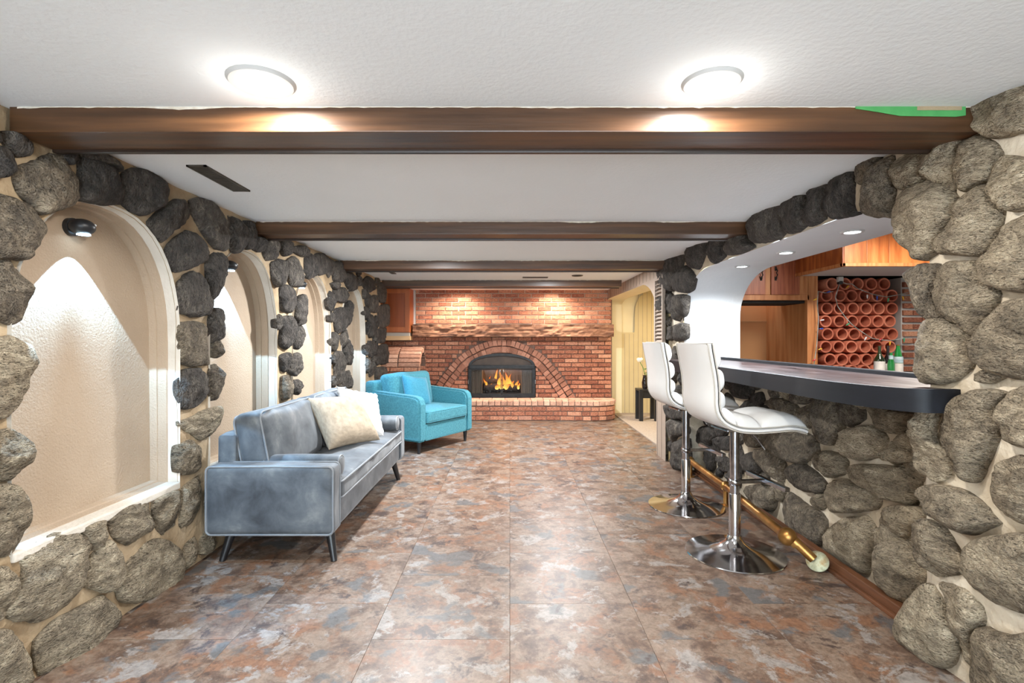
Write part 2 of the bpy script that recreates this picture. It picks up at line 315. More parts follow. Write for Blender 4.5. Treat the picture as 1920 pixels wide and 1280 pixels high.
def rbox(x0, x1, y0, y1, z0, z1, r, m, crown=0.0, crown_axis=2, n=12, nz=0.0, nf=6, name='cushion', both=False, seed=0):
    # rounded soft box
    c = Vector(((x0+x1)/2, (y0+y1)/2, (z0+z1)/2)); h = Vector(((x1-x0)/2, (y1-y0)/2, (z1-z0)/2)); r = min(r, min(h)*0.999)
    bm = bmesh.new(); bmesh.ops.create_cube(bm, size=2); bmesh.ops.subdivide_edges(bm, edges=bm.edges[:], cuts=n, use_grid_fill=True)
    for v in bm.verts:
        t = [math.copysign(min(1, abs(q))**0.55, q) if abs(q) > 1e-6 else 0 for q in v.co]
        p = Vector([t[i]*h[i] for i in range(3)])
        inner = Vector([max(-(h[i]-r), min(h[i]-r, p[i])) for i in range(3)])
        d = p-inner
        if d.length > 1e-9: p = inner + d.normalized()*r
        o = [i for i in range(3) if i != crown_axis]
        k = (1-min(1,abs(t[o[0]]))**2.5)*(1-min(1,abs(t[o[1]]))**2.5)
        if crown and (both or p[crown_axis] > 0): p[crown_axis] += math.copysign(crown*k, p[crown_axis])*(1 if abs(t[crown_axis]) > 0.9 else abs(t[crown_axis]))
        if nz:
            q = (p+c)*nf; p += Vector((noise.noise(q+Vector((seed,0,0))), noise.noise(q+Vector((0,seed+9,0))), noise.noise(q+Vector((0,0,seed+17)))))*nz
        v.co = p+c
    me = bpy.data.meshes.new(name); bm.to_mesh(me); bm.free(); me.materials.append(m)
    me.polygons.foreach_set('use_smooth', [True]*len(me.polygons)); return me
def pillow(w, h, t, m, seed=0, name='pillow', n=22, ruffle=0.0):
    V, F = [], []
    for s in (1, -1):
        for i in range(n+1):
            for j in range(n+1):
                u = math.sin((2*i/n-1)*PI/2); v = math.sin((2*j/n-1)*PI/2)
                k = (max(0, 1-u**4)*max(0, 1-v**4))**0.55
                x = u*w/2*(1-0.07*(1-v*v)); z = v*h/2*(1-0.07*(1-u*u))
                e = 1-k
                nn = noise.noise(Vector((x*7, z*7, seed)))
                y = s*t/2*k + 0.014*nn*k + ruffle*e*math.sin((u+v)*22)
                x += ruffle*e*math.sin(v*30)*0.6; z += ruffle*e*math.sin(u*30)*0.6
                V.append((x, y, z))
    N = (n+1)**2
    for s in (0, 1):
        for i in range(n):
            for j in range(n):
                a = s*N+i*(n+1)+j; f = (a, a+1, a+n+2, a+n+1); F.append(f if s == 0 else f[::-1])
    me = mesh(V, F, m, True, name); bm = bmesh.new(); bm.from_mesh(me); bmesh.ops.remove_doubles(bm, verts=bm.verts, dist=1e-5)
    bmesh.ops.recalc_face_normals(bm, faces=bm.faces); bm.to_mesh(me); bm.free(); return me
STONES_LEFT = '''1792,1965 1821,1979 1851,1965 1854,1930 1828,1892 1772,1864 1751,1908
1836,2038 1873,2046 1917,2029 1912,1994 1881,1979 1843,2005
1889,1934 1937,1961 2014,2019 2068,2035 2106,1991 2126,1922 2121,1863 2059,1830 1970,1788 1937,1814 1893,1854 1881,1895
1738,1754 1792,1786 1828,1810 1881,1807 1937,1791 1962,1744 1958,1705 1929,1654 1889,1598 1836,1601 1738,1585
1800,1489 1821,1563 1851,1578 1885,1535 1912,1494 1915,1434 1897,1381 1858,1361 1796,1384 1772,1431
1738,1284 1851,1302 1923,1272 1945,1211 1912,1133 1881,1067 1841,1029 1738,1044
2156,2057 2252,2073 2332,2065 2368,2021 2393,1963 2393,1940 2297,1910 2156,1889 2151,1930 2156,1999
2393,2066 2458,2115 2554,2137 2658,2109 2697,2068 2642,2001 2526,1921 2458,1914 2400,1937 2419,1999
2568,1891 2658,1974 2771,2051 2848,2067 2875,1996 2839,1943 2721,1873 2673,1811 2612,1840
2903,2082 2988,2122 3110,2125 3220,2079 3289,2019 3301,1918 3242,1863 3110,1870 3008,1945 2930,2009
2705,1775 2771,1840 2875,1900 2988,1894 3058,1837 3048,1775 2930,1723 2771,1667 2721,1724
3301,2086 3387,2093 3490,2063 3503,1956 3387,1875 3325,1884
3068,1791 3153,1829 3266,1829 3266,1771 3220,1664 3153,1570 3110,1542 3048,1668 3048,1740
2805,1606 2893,1672 2988,1679 3048,1609 3110,1518 3048,1454 2930,1437 2805,1453 2796,1540
3121,1482 3197,1480 3242,1426 3231,1350 3153,1287 3099,1299 3089,1408
2814,1382 2985,1393 3038,1319 3060,1224 3071,1159 2924,1154 2828,1176 2814,1259
2166,2086 2297,2120 2375,2106 2356,2073 2297,2089 2177,2069
2068,2051 2126,2073 2128,2049 2097,2024
2805,1069 2851,1125 2975,1125 3068,1079 3068,984 2949,919 2828,920 2805,996
3082,1111 3153,1139 3197,1087 3182,955 3110,939 3076,999
2805,850 2924,854 3082,878 3212,877 3227,824 3167,751 3001,717 2899,774 2816,819
2805,719 2899,722 2988,665 3001,584 2924,542 2805,573 2793,663
3138,1287 3191,1287 3182,1204 3138,1197
1807,963 1851,969 1902,931 1925,881 1912,834 1851,801 1811,811 1807,860 1797,890
1738,786 1792,779 1841,770 1902,708 1923,651 1912,595 1861,527 1792,546 1738,578
1738,505 1792,490 1831,477 1866,427 1861,372 1821,315 1738,347
1902,490 1956,507 2038,517 2126,494 2187,425 2173,329 2153,271 2075,222 1979,220 1871,284 1836,327 1871,386 1907,428
2180,496 2282,488 2289,444 2223,394 2187,437
2313,483 2393,505 2554,485 2583,361 2516,346 2427,335 2360,380 2328,429
2592,479 2782,477 2793,386 2759,311 2673,286 2612,378
2187,300 2223,353 2313,387 2360,319 2385,234 2368,180 2297,172 2187,254
2377,201 2445,259 2592,283 2737,205 2816,71 2805,3 2694,-30 2516,18 2393,75 2368,143
1967,144 2038,177 2166,163 2267,157 2344,69 2360,-13 2267,-32 2126,-27 1990,1 1962,76
1712,294 1792,266 1841,247 1891,159 1923,90 1912,17 1712,134
2828,463 2975,497 2988,354 2924,267 2816,276
3494,2099 3591,2109 3615,2028 3603,1952 3530,1926 3494,1980
3641,2021 3772,2034 3786,1972 3718,1941 3628,1938
3827,2038 3988,2062 4003,1997 3943,1932 3827,1894 3772,1937
4050,2074 4230,2101 4248,2054 4130,1977 4050,1998
4282,2075 4485,2111 4603,2086 4485,2027 4300,2026
3884,1870 4003,1922 4130,1920 4163,1868 4034,1740 3958,1712 3899,1779
4163,1939 4300,1990 4446,1922 4504,1853 4409,1766 4230,1747 4163,1840
4523,2010 4644,2069 4771,2033 4750,1916 4603,1850 4504,1899
4771,2090 4952,2120 5048,2041 5024,1968 4860,1913 4793,1987
5038,2108 5199,2107 5199,1992 5107,1918 5048,1972
4034,1699 4163,1740 4282,1694 4300,1608 4196,1528 4050,1534
4336,1610 4485,1690 4555,1641 4504,1545 4485,1452 4372,1418 4300,1490
4066,1466 4230,1487 4300,1402 4282,1299 4130,1228 4034,1271
4336,1373 4446,1413 4485,1330 4372,1224 4300,1240
4034,1161 4163,1185 4196,1113 4130,1045 4050,1064
4213,1126 4372,1179 4465,1101 4428,1027 4300,998 4180,1042
4050,995 4180,999 4248,922 4196,840 4066,827
4282,948 4409,945 4465,895 4390,834 4300,858
5214,2074 5471,2121 5558,2040 5529,1922 5251,1909
5148,1862 5414,1906 5443,1857 5251,1819
5251,1801 5588,1862 5773,1792 5649,1714 5359,1702
5304,1607 5588,1642 5742,1554 5588,1432 5359,1363 5294,1480
5742,1730 5858,1699 5838,1538 5742,1465 5661,1531
5443,1336 5679,1405 5679,1299 5529,1214
5294,1154 5529,1166 5649,1086 5618,972 5471,831 5304,846
5636,1241 5773,1289 5871,1178 5806,1021 5679,1046
5588,898 5773,943 5871,817 5773,756 5558,786
5471,700 5838,680 5871,616 5649,604
5588,2024 5838,2047 6076,2025 6041,1897 5773,1851 5618,1932
6258,1994 6491,2097 6831,2069 6921,1984 6491,1897
6532,1611 6786,1600 6786,1345 6573,1343
6614,1841 6967,1894 6967,1679 6656,1662
7014,1730 7519,1812 7552,1505 7110,1468
6921,1428 7519,1465 7412,1273 7014,1250
6532,1276 6831,1252 6876,1110 6573,1074
6939,1203 7573,1221 7629,959 7014,963
6614,1005 6876,969 6742,838 6573,827
7014,915 7519,887 7412,766 7014,795
7014,2065 7360,2103 7519,1992 7412,1830 7061,1829'''
STONES_RIGHT = '''1896,2102 1878,2148 1828,2170 1788,2191 1728,2168 1671,2129 1631,2103 1631,1983 1742,1995 1804,2012 1844,2050 1887,2071
2144,2059 2100,2077 1997,2080 1913,2071 1922,2043 1950,2014 1967,1956 1970,1869 2017,1907 2079,1968 2122,2016
1950,2006 1922,2039 1853,2031 1812,1993 1788,1940 1816,1920 1820,1870 1870,1867 1922,1855 1954,1888 1964,1955
1800,1922 1772,1938 1706,1904 1631,1874 1631,1731 1728,1736 1788,1787 1812,1823 1808,1881
2262,1898 2213,1930 2144,1945 2058,1940 1997,1893 1954,1833 1950,1768 1988,1728 2022,1678 2032,1647 2111,1626 2190,1701 2232,1781 2275,1837
1927,1809 1904,1846 1853,1854 1816,1843 1808,1800 1776,1755 1788,1685 1804,1637 1844,1602 1922,1619 2007,1636 2012,1685 1969,1732
2196,1586 2133,1610 2032,1602 2050,1542 2061,1476 2032,1382 2100,1381 2133,1421 2144,1483 2178,1539
2007,1598 1931,1595 1861,1576 1820,1522 1796,1461 1804,1410 1836,1352 1887,1307 1950,1355 2017,1398 2042,1458 2037,1532
1853,1579 1804,1608 1757,1686 1728,1708 1658,1705 1606,1685 1606,1457 1713,1460 1804,1491 1836,1539
1861,1273 1788,1386 1730,1428 1633,1429 1592,1194 1693,1166 1788,1181 1850,1215
2106,1379 1988,1375 1894,1292 1883,1214 1917,1172 1988,1136 2120,1119 2154,1179 2148,1269 2134,1336
1873,1173 1816,1197 1773,1170 1816,1147 1867,1148
2094,1054 2037,1100 1997,1088 2031,1006 2051,923 1997,867 1973,785 2051,730 2139,753 2173,805 2170,889 2124,969
2033,926 2006,1031 1952,1082 1838,1120 1758,1113 1781,1071 1773,994 1830,862 1878,763 1930,817 1981,870 2024,895
1773,1072 1738,1127 1638,1146 1586,973 1656,945 1733,953 1753,1007 1771,1033
1789,833 1763,883 1694,914 1586,921 1586,745 1675,696 1743,700 1794,722 1797,781
2154,666 2080,711 1933,731 1861,711 1789,660 1838,617 1908,575 2010,586 2124,604
2177,515 2124,557 2024,559 1958,507 1914,440 1958,399 2051,356 2139,375 2177,430
2251,40 2201,153 2124,276 2080,308 2017,249 1964,179 1952,132 1984,36 2065,-16 2185,-20 2242,-5
2024,335 1933,362 1850,336 1838,291 1873,210 1878,82 1933,132 1952,207 1990,274
1882,538 1838,586 1733,641 1586,693 1586,456 1694,394 1794,385 1861,402 1887,452
1861,207 1835,268 1753,285 1656,354 1586,403 1586,131 1838,-55 1873,76
2270,2059 2239,2095 2127,2075 2099,1980 2148,1946 2239,1955
2472,1959 2438,2065 2354,2118 2279,2115 2279,1955 2306,1891 2295,1846 2453,1897
2525,2144 2389,2161 2337,2140 2416,2095 2472,2049 2511,2074
2737,2030 2725,2155 2562,2150 2537,2069 2545,1965 2531,1916 2691,1940
2930,2066 2904,2165 2765,2163 2761,2051 2768,1959 2906,1946
3134,1989 3162,2156 2971,2151 2946,1963 3022,1941 3131,1947
3641,2081 3683,2205 3445,2197 3203,2168 3165,1979 3236,1935 3521,1967
4036,2040 3996,2112 3726,2129 3662,2009 3580,1947 3770,1936 4006,1961
4391,2151 4098,2111 4067,1961 4274,1939
4937,2185 4763,2189 4412,2146 4464,2054 4608,1937 4824,1988 4907,2086
5751,2188 5609,2232 5082,2186 5015,2059 5175,1962 5356,1805 5598,1839 5751,2002
5310,1933 4971,2016 4743,1893 4811,1768 4928,1750 5223,1800
5810,1720 5722,1798 5448,1798 5320,1700 5356,1570 5609,1607
5286,1729 4950,1728 4980,1565 5142,1483 5286,1543
5286,1442 4971,1453 4971,1310 5237,1283
5485,1423 5315,1432 5315,1311 5448,1295
5525,592 5149,629 4916,583 4948,535 5407,464
5525,410 5220,482 4928,452 4948,383 5220,310 5368,223 5525,276
5293,226 4928,354 4897,70 5149,-16 5316,35'''
STONES_PILLAR_FOOT = '''2547,437 2470,491 2329,531 2288,513 2345,441 2415,375 2528,388
2557,222 2470,320 2380,349 2312,287 2280,238 2362,95 2451,63 2547,99
2474,809 2401,855 2346,855 2353,802 2430,786
2519,747 2444,774 2353,788 2360,743 2504,709'''
STONES_BAR = '''3198,925 3006,954 2953,844 2943,767 3027,679 3162,672 3210,719 3186,822
2985,931 2789,930 2780,870 2883,816 2943,845
2735,937 2396,951 2437,870 2524,838 2650,844 2718,892
2923,694 2883,778 2735,835 2650,821 2601,784 2650,704 2789,648 2903,647
2903,558 2789,618 2617,648 2466,681 2410,663 2357,646 2424,526 2539,506 2700,503 2845,510
3234,544 3116,613 2985,629 2913,607 2923,540 3071,481 3186,486
3544,394 3362,478 3210,465 3116,421 3139,360 3284,331 3472,336
3104,329 3071,434 2923,495 2735,493 2642,474 2667,419 2826,354 3049,273
3589,115 3500,251 3335,227 3162,228 3093,197 3139,56 3234,4 3416,22 3559,46
3089,117 3044,187 2883,290 2735,348 2683,296 2700,194 2753,52 2864,27 3027,-6 3077,40
3780,566 3714,628 3416,697 3210,677 3186,598 3362,485 3589,477 3780,516
4169,531 3797,610 3821,525 4030,456 4169,473
3919,453 3780,492 3589,446 3553,376 3589,304 3747,309 3883,358
3848,824 3714,873 3472,870 3389,821 3472,771 3714,791
3370,838 3259,882 3234,829 3259,746 3362,721 3397,775
4429,927 4148,969 4030,898 4108,828 4361,818
4038,844 3919,892 3866,838 3919,798 4023,798
3500,928 3234,942 3234,907 3416,877
4148,349 3993,416 3901,354 3937,276 4148,221
4148,112 3714,236 3682,148 3747,46 3993,16 4148,39
5216,402 4804,473 4750,399 4915,281 5216,265
4750,378 4452,455 4429,343 4647,316
4750,211 4452,260 4452,142 4647,133'''
# ------------------------------------------------------------------ stone walls
def parse(s): return [[(int(a.split(',')[0])/1000, int(a.split(',')[1])/1000) for a in ln.split()] for ln in s.strip().splitlines()]
def smooth_loop(P, n):
    P = [Vector((p[0], p[1])) for p in P]; N = len(P); out = []
    for i in range(N):
        a, b, c, d = P[i-1], P[i], P[(i+1)%N], P[(i+2)%N]
        for k in range(8):
            t = k/8
            out.append(0.5*((2*b)+(c-a)*t+(2*a-5*b+4*c-d)*t*t+(3*b-a-3*c+d)*t**3)*0.4 + 0.6*(b.lerp(c, t)))
    L = [0]
    for i in range(len(out)): L.append(L[-1]+(out[(i+1)%len(out)]-out[i]).length)
    res = []; j = 0
    for k in range(n):
        s = L[-1]*k/n
        while L[j+1] < s: j += 1
        f = (s-L[j])/max(1e-9, L[j+1]-L[j]); res.append(out[j].lerp(out[(j+1)%len(out)], f))
    return res
def stone_mesh(poly, X0, sgn, hmax, seed, m, big=1.0, grow=0.012, sink=0.03):
    n = 44; L = smooth_loop(poly, n); c = sum(L, Vector((0,0)))/n
    L = [c+(p-c)*(1+grow/max(0.02, (p-c).length)) for p in L]
    R = sum((p-c).length for p in L)/n
    h = min(hmax, 0.022+R*0.5); rnd = random.Random(seed)
    planes = []
    for k in range(rnd.randint(4, 6)):
        a = rnd.uniform(0, 2*PI); sl = rnd.uniform(0.15, 0.75); off = rnd.uniform(0.82, 1.15)
        planes.append((Vector((math.cos(a), math.sin(a)))*sl*h/R, h*off))
    rings = [1.0, 1.0, 0.992, 0.97, 0.935, 0.885, 0.82, 0.73, 0.62, 0.5, 0.37, 0.24, 0.12]
    V, F = [], []
    def top(q, r):
        d = q-c; hh = h*1.05
        for s_, o in planes: hh = min(hh, o - s_.dot(d)*1.0)
        hh = max(hh, h*0.35)*(1-r**7)**0.42 + 0.003
        hh += 0.016*noise.noise(Vector((q.x*11, q.y*15, seed*1.3)))*(1 if r < 0.99 else 0.2)*big
        hh += 0.009*noise.noise(Vector((q.x*26, q.y*38, seed*2.1)))*big + 0.004*noise.noise(Vector((q.x*70, q.y*70, seed)))*big
        return hh
    for j, r in enumerate(rings):
        for i, p in enumerate(L):
            d = p-c; wob = 1+0.05*noise.noise(Vector((d.x*22, d.y*22, seed)))+0.03*noise.noise(Vector((d.x*60, d.y*60, seed)))
            q = c + d*r*wob
            if j == 0: V.append((X0-sgn*sink, c.x+d.x*0.92, c.y+d.y*0.92))
            else: V.append((X0+sgn*top(q, r), q.x, q.y))
    V.append((X0+sgn*top(c, 0), c.x, c.y))
    for j in range(len(rings)-1):
        for i in range(n): F.append((j*n+i, j*n+(i+1)%n, (j+1)*n+(i+1)%n, (j+1)*n+i))
    k = (len(rings)-1)*n
    for i in range(n): F.append((k+i, k+(i+1)%n, len(V)-1))
    return fixn(mesh(V, F, m, True, 'stone'))
def tone(v, i):   # lighter tan stones low and near, darker lava elsewhere, mixed in between
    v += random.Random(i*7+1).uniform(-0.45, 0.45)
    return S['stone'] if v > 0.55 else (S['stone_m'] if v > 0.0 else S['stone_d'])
def inside(poly, x, y):
    r = False; n = len(poly)
    for i in range(n):
        (x1, y1), (x2, y2) = poly[i], poly[i-1]
        if (y1 > y) != (y2 > y) and x < (x2-x1)*(y-y1)/(y2-y1)+x1: r = not r
    return r
def inside_np(poly, X, Y):
    r = np.zeros(X.shape, bool)
    for i in range(len(poly)):
        (x1, y1), (x2, y2) = poly[i], poly[i-1]
        if y1 == y2: continue
        c = ((y1 > Y) != (y2 > Y)) & (X < (x2-x1)*(Y-y1)/(y2-y1)+x1); r ^= c
    return r
def filler(polys, region, y0, y1, z0, z1, sizes, seed, tries=1500):
    # lays further irregular stones in what is still bare mortar
    g = 0.015; Y, Z = np.meshgrid(np.arange(y0, y1, g), np.arange(z0, z1, g), indexing='ij')
    free = region(Y, Z)
    def grow(P, d):
        c = np.mean(P, axis=0); return [tuple(c+(np.array(p)-c)*(1+d/max(1e-6, np.linalg.norm(np.array(p)-c)))) for p in P]
    for P in polys: free &= ~inside_np(grow(P, 0.014), Y, Z)
    rnd = random.Random(seed); out = []
    for r in sizes:
        for _ in range(tries):
            cy, cz = rnd.uniform(y0, y1), rnd.uniform(z0, z1)
            i, j = int((cy-y0)/g), int((cz-z0)/g)
            if not (0 <= i < free.shape[0] and 0 <= j < free.shape[1]) or not free[i, j]: continue
            a0 = rnd.uniform(0, PI); el = rnd.uniform(0.7, 0.95); k = rnd.randint(6, 8); P = []
            for q in range(k):
                a = 2*PI*(q+rnd.uniform(-0.2, 0.2))/k; rr = r*rnd.uniform(0.88, 1.15)
                x, y = rr*math.cos(a), rr*el*math.sin(a)
                P.append((cy+x*math.cos(a0)-y*math.sin(a0), cz+x*math.sin(a0)+y*math.cos(a0)))
            ia, ib = max(0, int((cy-1.3*r-y0)/g)), int((cy+1.3*r-y0)/g)+1; ja, jb = max(0, int((cz-1.3*r-z0)/g)), int((cz+1.3*r-z0)/g)+1
            if any(not (y0-0.03 < p[0] < y1+0.03 and z0-0.02 < p[1] < z1+0.02) for p in P): continue
            ins = inside_np(P, Y[ia:ib, ja:jb], Z[ia:ib, ja:jb])
            if (ins & ~free[ia:ib, ja:jb]).any(): continue
            out.append(P); free[ia:ib, ja:jb] &= ~inside_np(grow(P, 0.014), Y[ia:ib, ja:jb], Z[ia:ib, ja:jb])
    return out
def sheet(outline, holes, X0, sgn, m, name, grid=0.07, amp=0.018, edge_clear=0.02):
    # rough mortar face in the Y-Z plane with openings, built as real relief
    pts = []; edges = []
    def loop(P):
        a = len(pts)
        for p in P: pts.append(Vector(p))
        for i in range(len(P)): edges.append((a+i, a+(i+1) % len(P)))
    def dens(P, d=0.06):
        out = []
        for i in range(len(P)):
            a, b = Vector(P[i]), Vector(P[(i+1)%len(P)]); n = max(1, int((b-a).length/d))
            for k in range(n): out.append(tuple(a.lerp(b, k/n)))
        return out
    loop(dens(outline))
    for H in holes: loop(dens(H))
    nb = len(pts)
    ys = [p[0] for p in outline]; zs = [p[1] for p in outline]; rnd = random.Random(3)
    y = min(ys)+grid/2
    while y < max(ys):
        z = min(zs)+grid/2
        while z < max(zs):
            q = (y+rnd.uniform(-.2,.2)*grid, z+rnd.uniform(-.2,.2)*grid)
            if inside(outline, *q) and not any(inside(H, *q) for H in holes): pts.append(Vector(q))
            z += grid
        y += grid
    vo, _, fo, _, _, _ = geometry.delaunay_2d_cdt(pts, edges, [], 0, 1e-5)
    V = [(X0+sgn*amp*noise.noise(Vector((v.x*5, v.y*5, 1.7))), v.x, v.y) for v in vo]; F = []
    for f in fo:
        c = sum((vo[i] for i in f), Vector((0,0)))/len(f)
        if inside(outline, c.x, c.y) and not any(inside(H, c.x, c.y) for H in holes): F.append(tuple(f))
    return mesh(V, F, m, True, name)

def niche_poly(yc, hw=0.47, z0=0.515, zs=1.28, za=1.905, n=22):
    P = [(yc-hw, z0), (yc+hw, z0)]
    for i in range(n+1):
        a = PI*i/n; c, s = math.cos(a), math.sin(a)
        P.append((yc+hw*math.copysign(abs(c)**0.88, c), zs+(za-zs)*abs(s)**0.88))
    return P
NHW = [0.47, 0.44, 0.45, 0.45]
XL = -1.82
niches = [niche_poly(c, h) for c, h in zip(NICHE_C, NHW)]
wl = link('wall_left', sheet([(-2.6, -0.01), (7.2, -0.01), (7.2, CEIL+0.01), (-2.6, CEIL+0.01)], niches, XL, 1, S['mortar_l'], 'wall_left'))
tag(wl, 'left wall of dark lava stones in tan mortar with a row of arched niches', 'wall', kind='structure')
trL = parse(STONES_LEFT)
def regL(Y, Z):
    ok = np.ones(Y.shape, bool)
    for c, h in zip(NICHE_C, NHW):
        ok &= ~inside_np(niche_poly(c, h-0.005, z0=0.53), Y, Z)
    ok &= ~((Y > 2.75) & (Y < 3.15) & (Z < 0.0))
    return ok
fl = filler(trL, regL, 0.1, 7.2, 0.0, CEIL-0.01, [0.17, 0.14, 0.12, 0.10, 0.085, 0.07, 0.055], 11)
for i, P in enumerate(trL+fl):
    yc = sum(p[0] for p in P)/len(P); zc = sum(p[1] for p in P)/len(P)
    if i >= len(trL) and yc > 1.62 and yc < 2.95 and zc < 0.55: pass
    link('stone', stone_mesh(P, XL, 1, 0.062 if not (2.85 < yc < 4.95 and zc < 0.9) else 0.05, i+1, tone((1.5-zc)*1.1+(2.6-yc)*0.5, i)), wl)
# end return of the left wall and its stones
e = link('wall_return', box(-2.4, XL, 7.16, 7.2, 0, CEIL, S['mortar_l']), wl)
for k, (yc, h) in enumerate(zip(NICHE_C, NHW)):
    P = niches[k]; ring = P; n = len(ring)
    # reveal: stepped plaster return around the niche
    V, F = [], []
    levels = [(XL+0.014, 0.006), (XL-0.050, 0.0), (XL-0.054, -0.010), (XL-0.10, -0.010), (XL-0.102, -0.018), (XL-0.155, -0.02)]
    for X, off in levels:
        for (a, b) in ring:
            d = Vector((a-yc, b-1.25)); d.normalize(); V.append((X, a+d.x*-off*(-1), b+d.y*off))
    F1, F2 = [], []
    for j in range(len(levels)-1):
        for i in range(n):
            (F1 if j == 0 else F2).append((j*n+i, j*n+(i+1)%n, (j+1)*n+(i+1)%n, (j+1)*n+i))
    link('niche_edge', mesh(V, F1, S['reveal'], False), wl)
    link('niche_reveal', mesh(V, F2, S['stucco'], False), wl)
    link('niche_back', box(XL-0.17, XL-0.14, yc-h-0.04, yc+h+0.04, 0.47, 1.96, S['stucco']), wl)
    link('niche_sill', box(XL-0.16, XL+0.02, yc-h, yc+h, 0.485, 0.522, S['reveal'], 0.008), wl)
    lp = thing('puck_light', ['round black puck light high in the nearest arched niche', 'round black puck light in the second arched niche from the camera', 'round black puck light in the third arched niche, behind the stone pillar', 'round black puck light in the farthest arched niche, behind the stone pillar'][k], 'lamp', (XL-0.14, yc-0.05, 1.80), group='puck lights in the wall niches')
    link('mount', lathe([(0.04, 0), (0.04, 0.02), (0.02, 0.028)], S['black'], 20, 'x'), lp)
    bm = bmesh.new(); bmesh.ops.create_uvsphere(bm, u_segments=24, v_segments=14, radius=0.05)
    for v in bm.verts: v.co.z *= 0.72; v.co.x += 0.055
    me = bpy.data.meshes.new('housing'); bm.to_mesh(me); bm.free(); me.materials.append(S['black']); me.polygons.foreach_set('use_smooth', [True]*len(me.polygons))
    link('housing', me, lp)
    link('lens', lathe([(0.026, -0.036), (0.024, -0.030)], S['led'], 18, 'z', loc=(0.062, 0, 0)), lp)
    link('sensor', lathe([(0.006, 0), (0.005, 0.004)], S['trimwhite'], 10, 'x', loc=(0.094, 0.022, 0.012)), lp)

# right wall: pillar, header and far pillar around the bar opening
XR = 1.72; OY0, OY1, OZ = 2.09, 5.05, 1.93
def opening(y0=OY0, y1=OY1, zt=OZ, ry=0.62, rz=0.42, z0=-0.02, ry0=0.22, rz0=0.30):
    P = [(y0, z0), (y1, z0)]
    for i in range(11):
        a = PI/2*i/10; P.append((y1-ry+ry*math.cos(a), zt-rz+rz*math.sin(a)))
    for i in range(9):
        a = PI/2*(1-i/8); P.append((y0+ry0-ry0*math.cos(a), zt-rz0+rz0*math.sin(a)))
    return P
op = opening()
wr = link('wall_right', sheet([(-2.6, -0.01), (OY0, -0.01), (OY1, -0.01), (5.5, -0.01), (5.5, CEIL+0.01), (-2.6, CEIL+0.01)], [opening(z0=-0.001)], XR, -1, S['mortar_r'], 'wall_right'))
tag(wr, 'right wall of large lava stones in cream mortar around the bar opening', 'wall', kind='structure')
trR = parse(STONES_RIGHT)
def regR(Y, Z): return ~inside_np(opening(y0=OY0+0.02, y1=OY1-0.01, zt=OZ-0.01), Y, Z)
fr = filler(trR, regR, 0.1, 5.5, 0.0, CEIL-0.01, [0.19, 0.16, 0.13, 0.10, 0.08, 0.06], 5)
for i, P in enumerate(trR+fr):
    yc = sum(p[0] for p in P)/len(P); zc = sum(p[1] for p in P)/len(P)
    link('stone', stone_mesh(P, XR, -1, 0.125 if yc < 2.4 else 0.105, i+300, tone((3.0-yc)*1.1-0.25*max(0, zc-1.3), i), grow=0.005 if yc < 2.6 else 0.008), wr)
XB = 1.93
bf = link('wall_bar_front', sheet([(OY0-0.25, -0.01), (OY1+0.02, -0.01), (OY1+0.02, 1.04), (OY0-0.25, 1.04)], [], XB, -1, S['mortar_r'], 'bar_front'))
tag(bf, 'low stone bar front under the black counter', 'wall', kind='structure')
trB = parse(STONES_BAR)
fb = filler(trB, lambda Y, Z: (Z > 0.03) & (Z < 1.04), 2.25, 5.05, 0.03, 1.04, [0.13, 0.11, 0.09, 0.07, 0.055], 8)
for i, P in enumerate(trB+fb):
    yc = sum(p[0] for p in P)/len(P); zc = sum(p[1] for p in P)/len(P)
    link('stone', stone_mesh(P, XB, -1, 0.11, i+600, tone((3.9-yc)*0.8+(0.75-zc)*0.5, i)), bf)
# white jamb, soffit and the back of the opening
op2 = opening(z0=1.0)
V, F = [], []
seq = op2[1:]+[op2[0]]
for X in (XR, 2.27):
    for (a, b) in seq: V.append((X, a, b))
n = len(seq)
for i in range(n-1): F.append((i, i+1, n+i+1, n+i))
soff = link('opening_lining', mesh(V, F, S['white'], True), wr)
# sharp corners between flat and curve are soft in the photo too
link('jamb_base', box(XR, XB+0.02, OY1-0.002, OY1+0.02, 0, 1.03, S['mortar_r']), wr)
V, F = [], []
for i in range(9):
    for j in range(17):
        t_ = i/8; V.append((XR+0.002+(XB+0.03-XR)*t_+0.012*noise.noise(Vector((t_*3, j*0.5, 4))), OY0-0.01+0.36*t_, 1.04*j/16))
for i in range(8):
    for j in range(16): F.append((i*17+j, i*17+j+1, (i+1)*17+j+1, (i+1)*17+j))
link('jamb_base', mesh(V, F, S['mortar_r'], True), wr)
for i, P in enumerate(parse(STONES_PILLAR_FOOT)): link('stone', stone_mesh(P, 1.865, -1, 0.11, i+900, S['stone'], sink=0.10), wr)
bk = [(-2.6, 0), (OY0, 0), (OY0, 1.0)]
wb = link('wall_bar_side', sheet([(-2.6, 0), (OY0, 0.0), (OY1, 0.0), (6.0, 0.0), (6.0, 2.45), (-2.6, 2.45)], [opening(z0=1.0)], 2.27, -1, S['white'], 'bar_side', grid=0.2, amp=0.0))
tag(wb, 'white plastered back of the bar opening wall', 'wall', kind='structure')

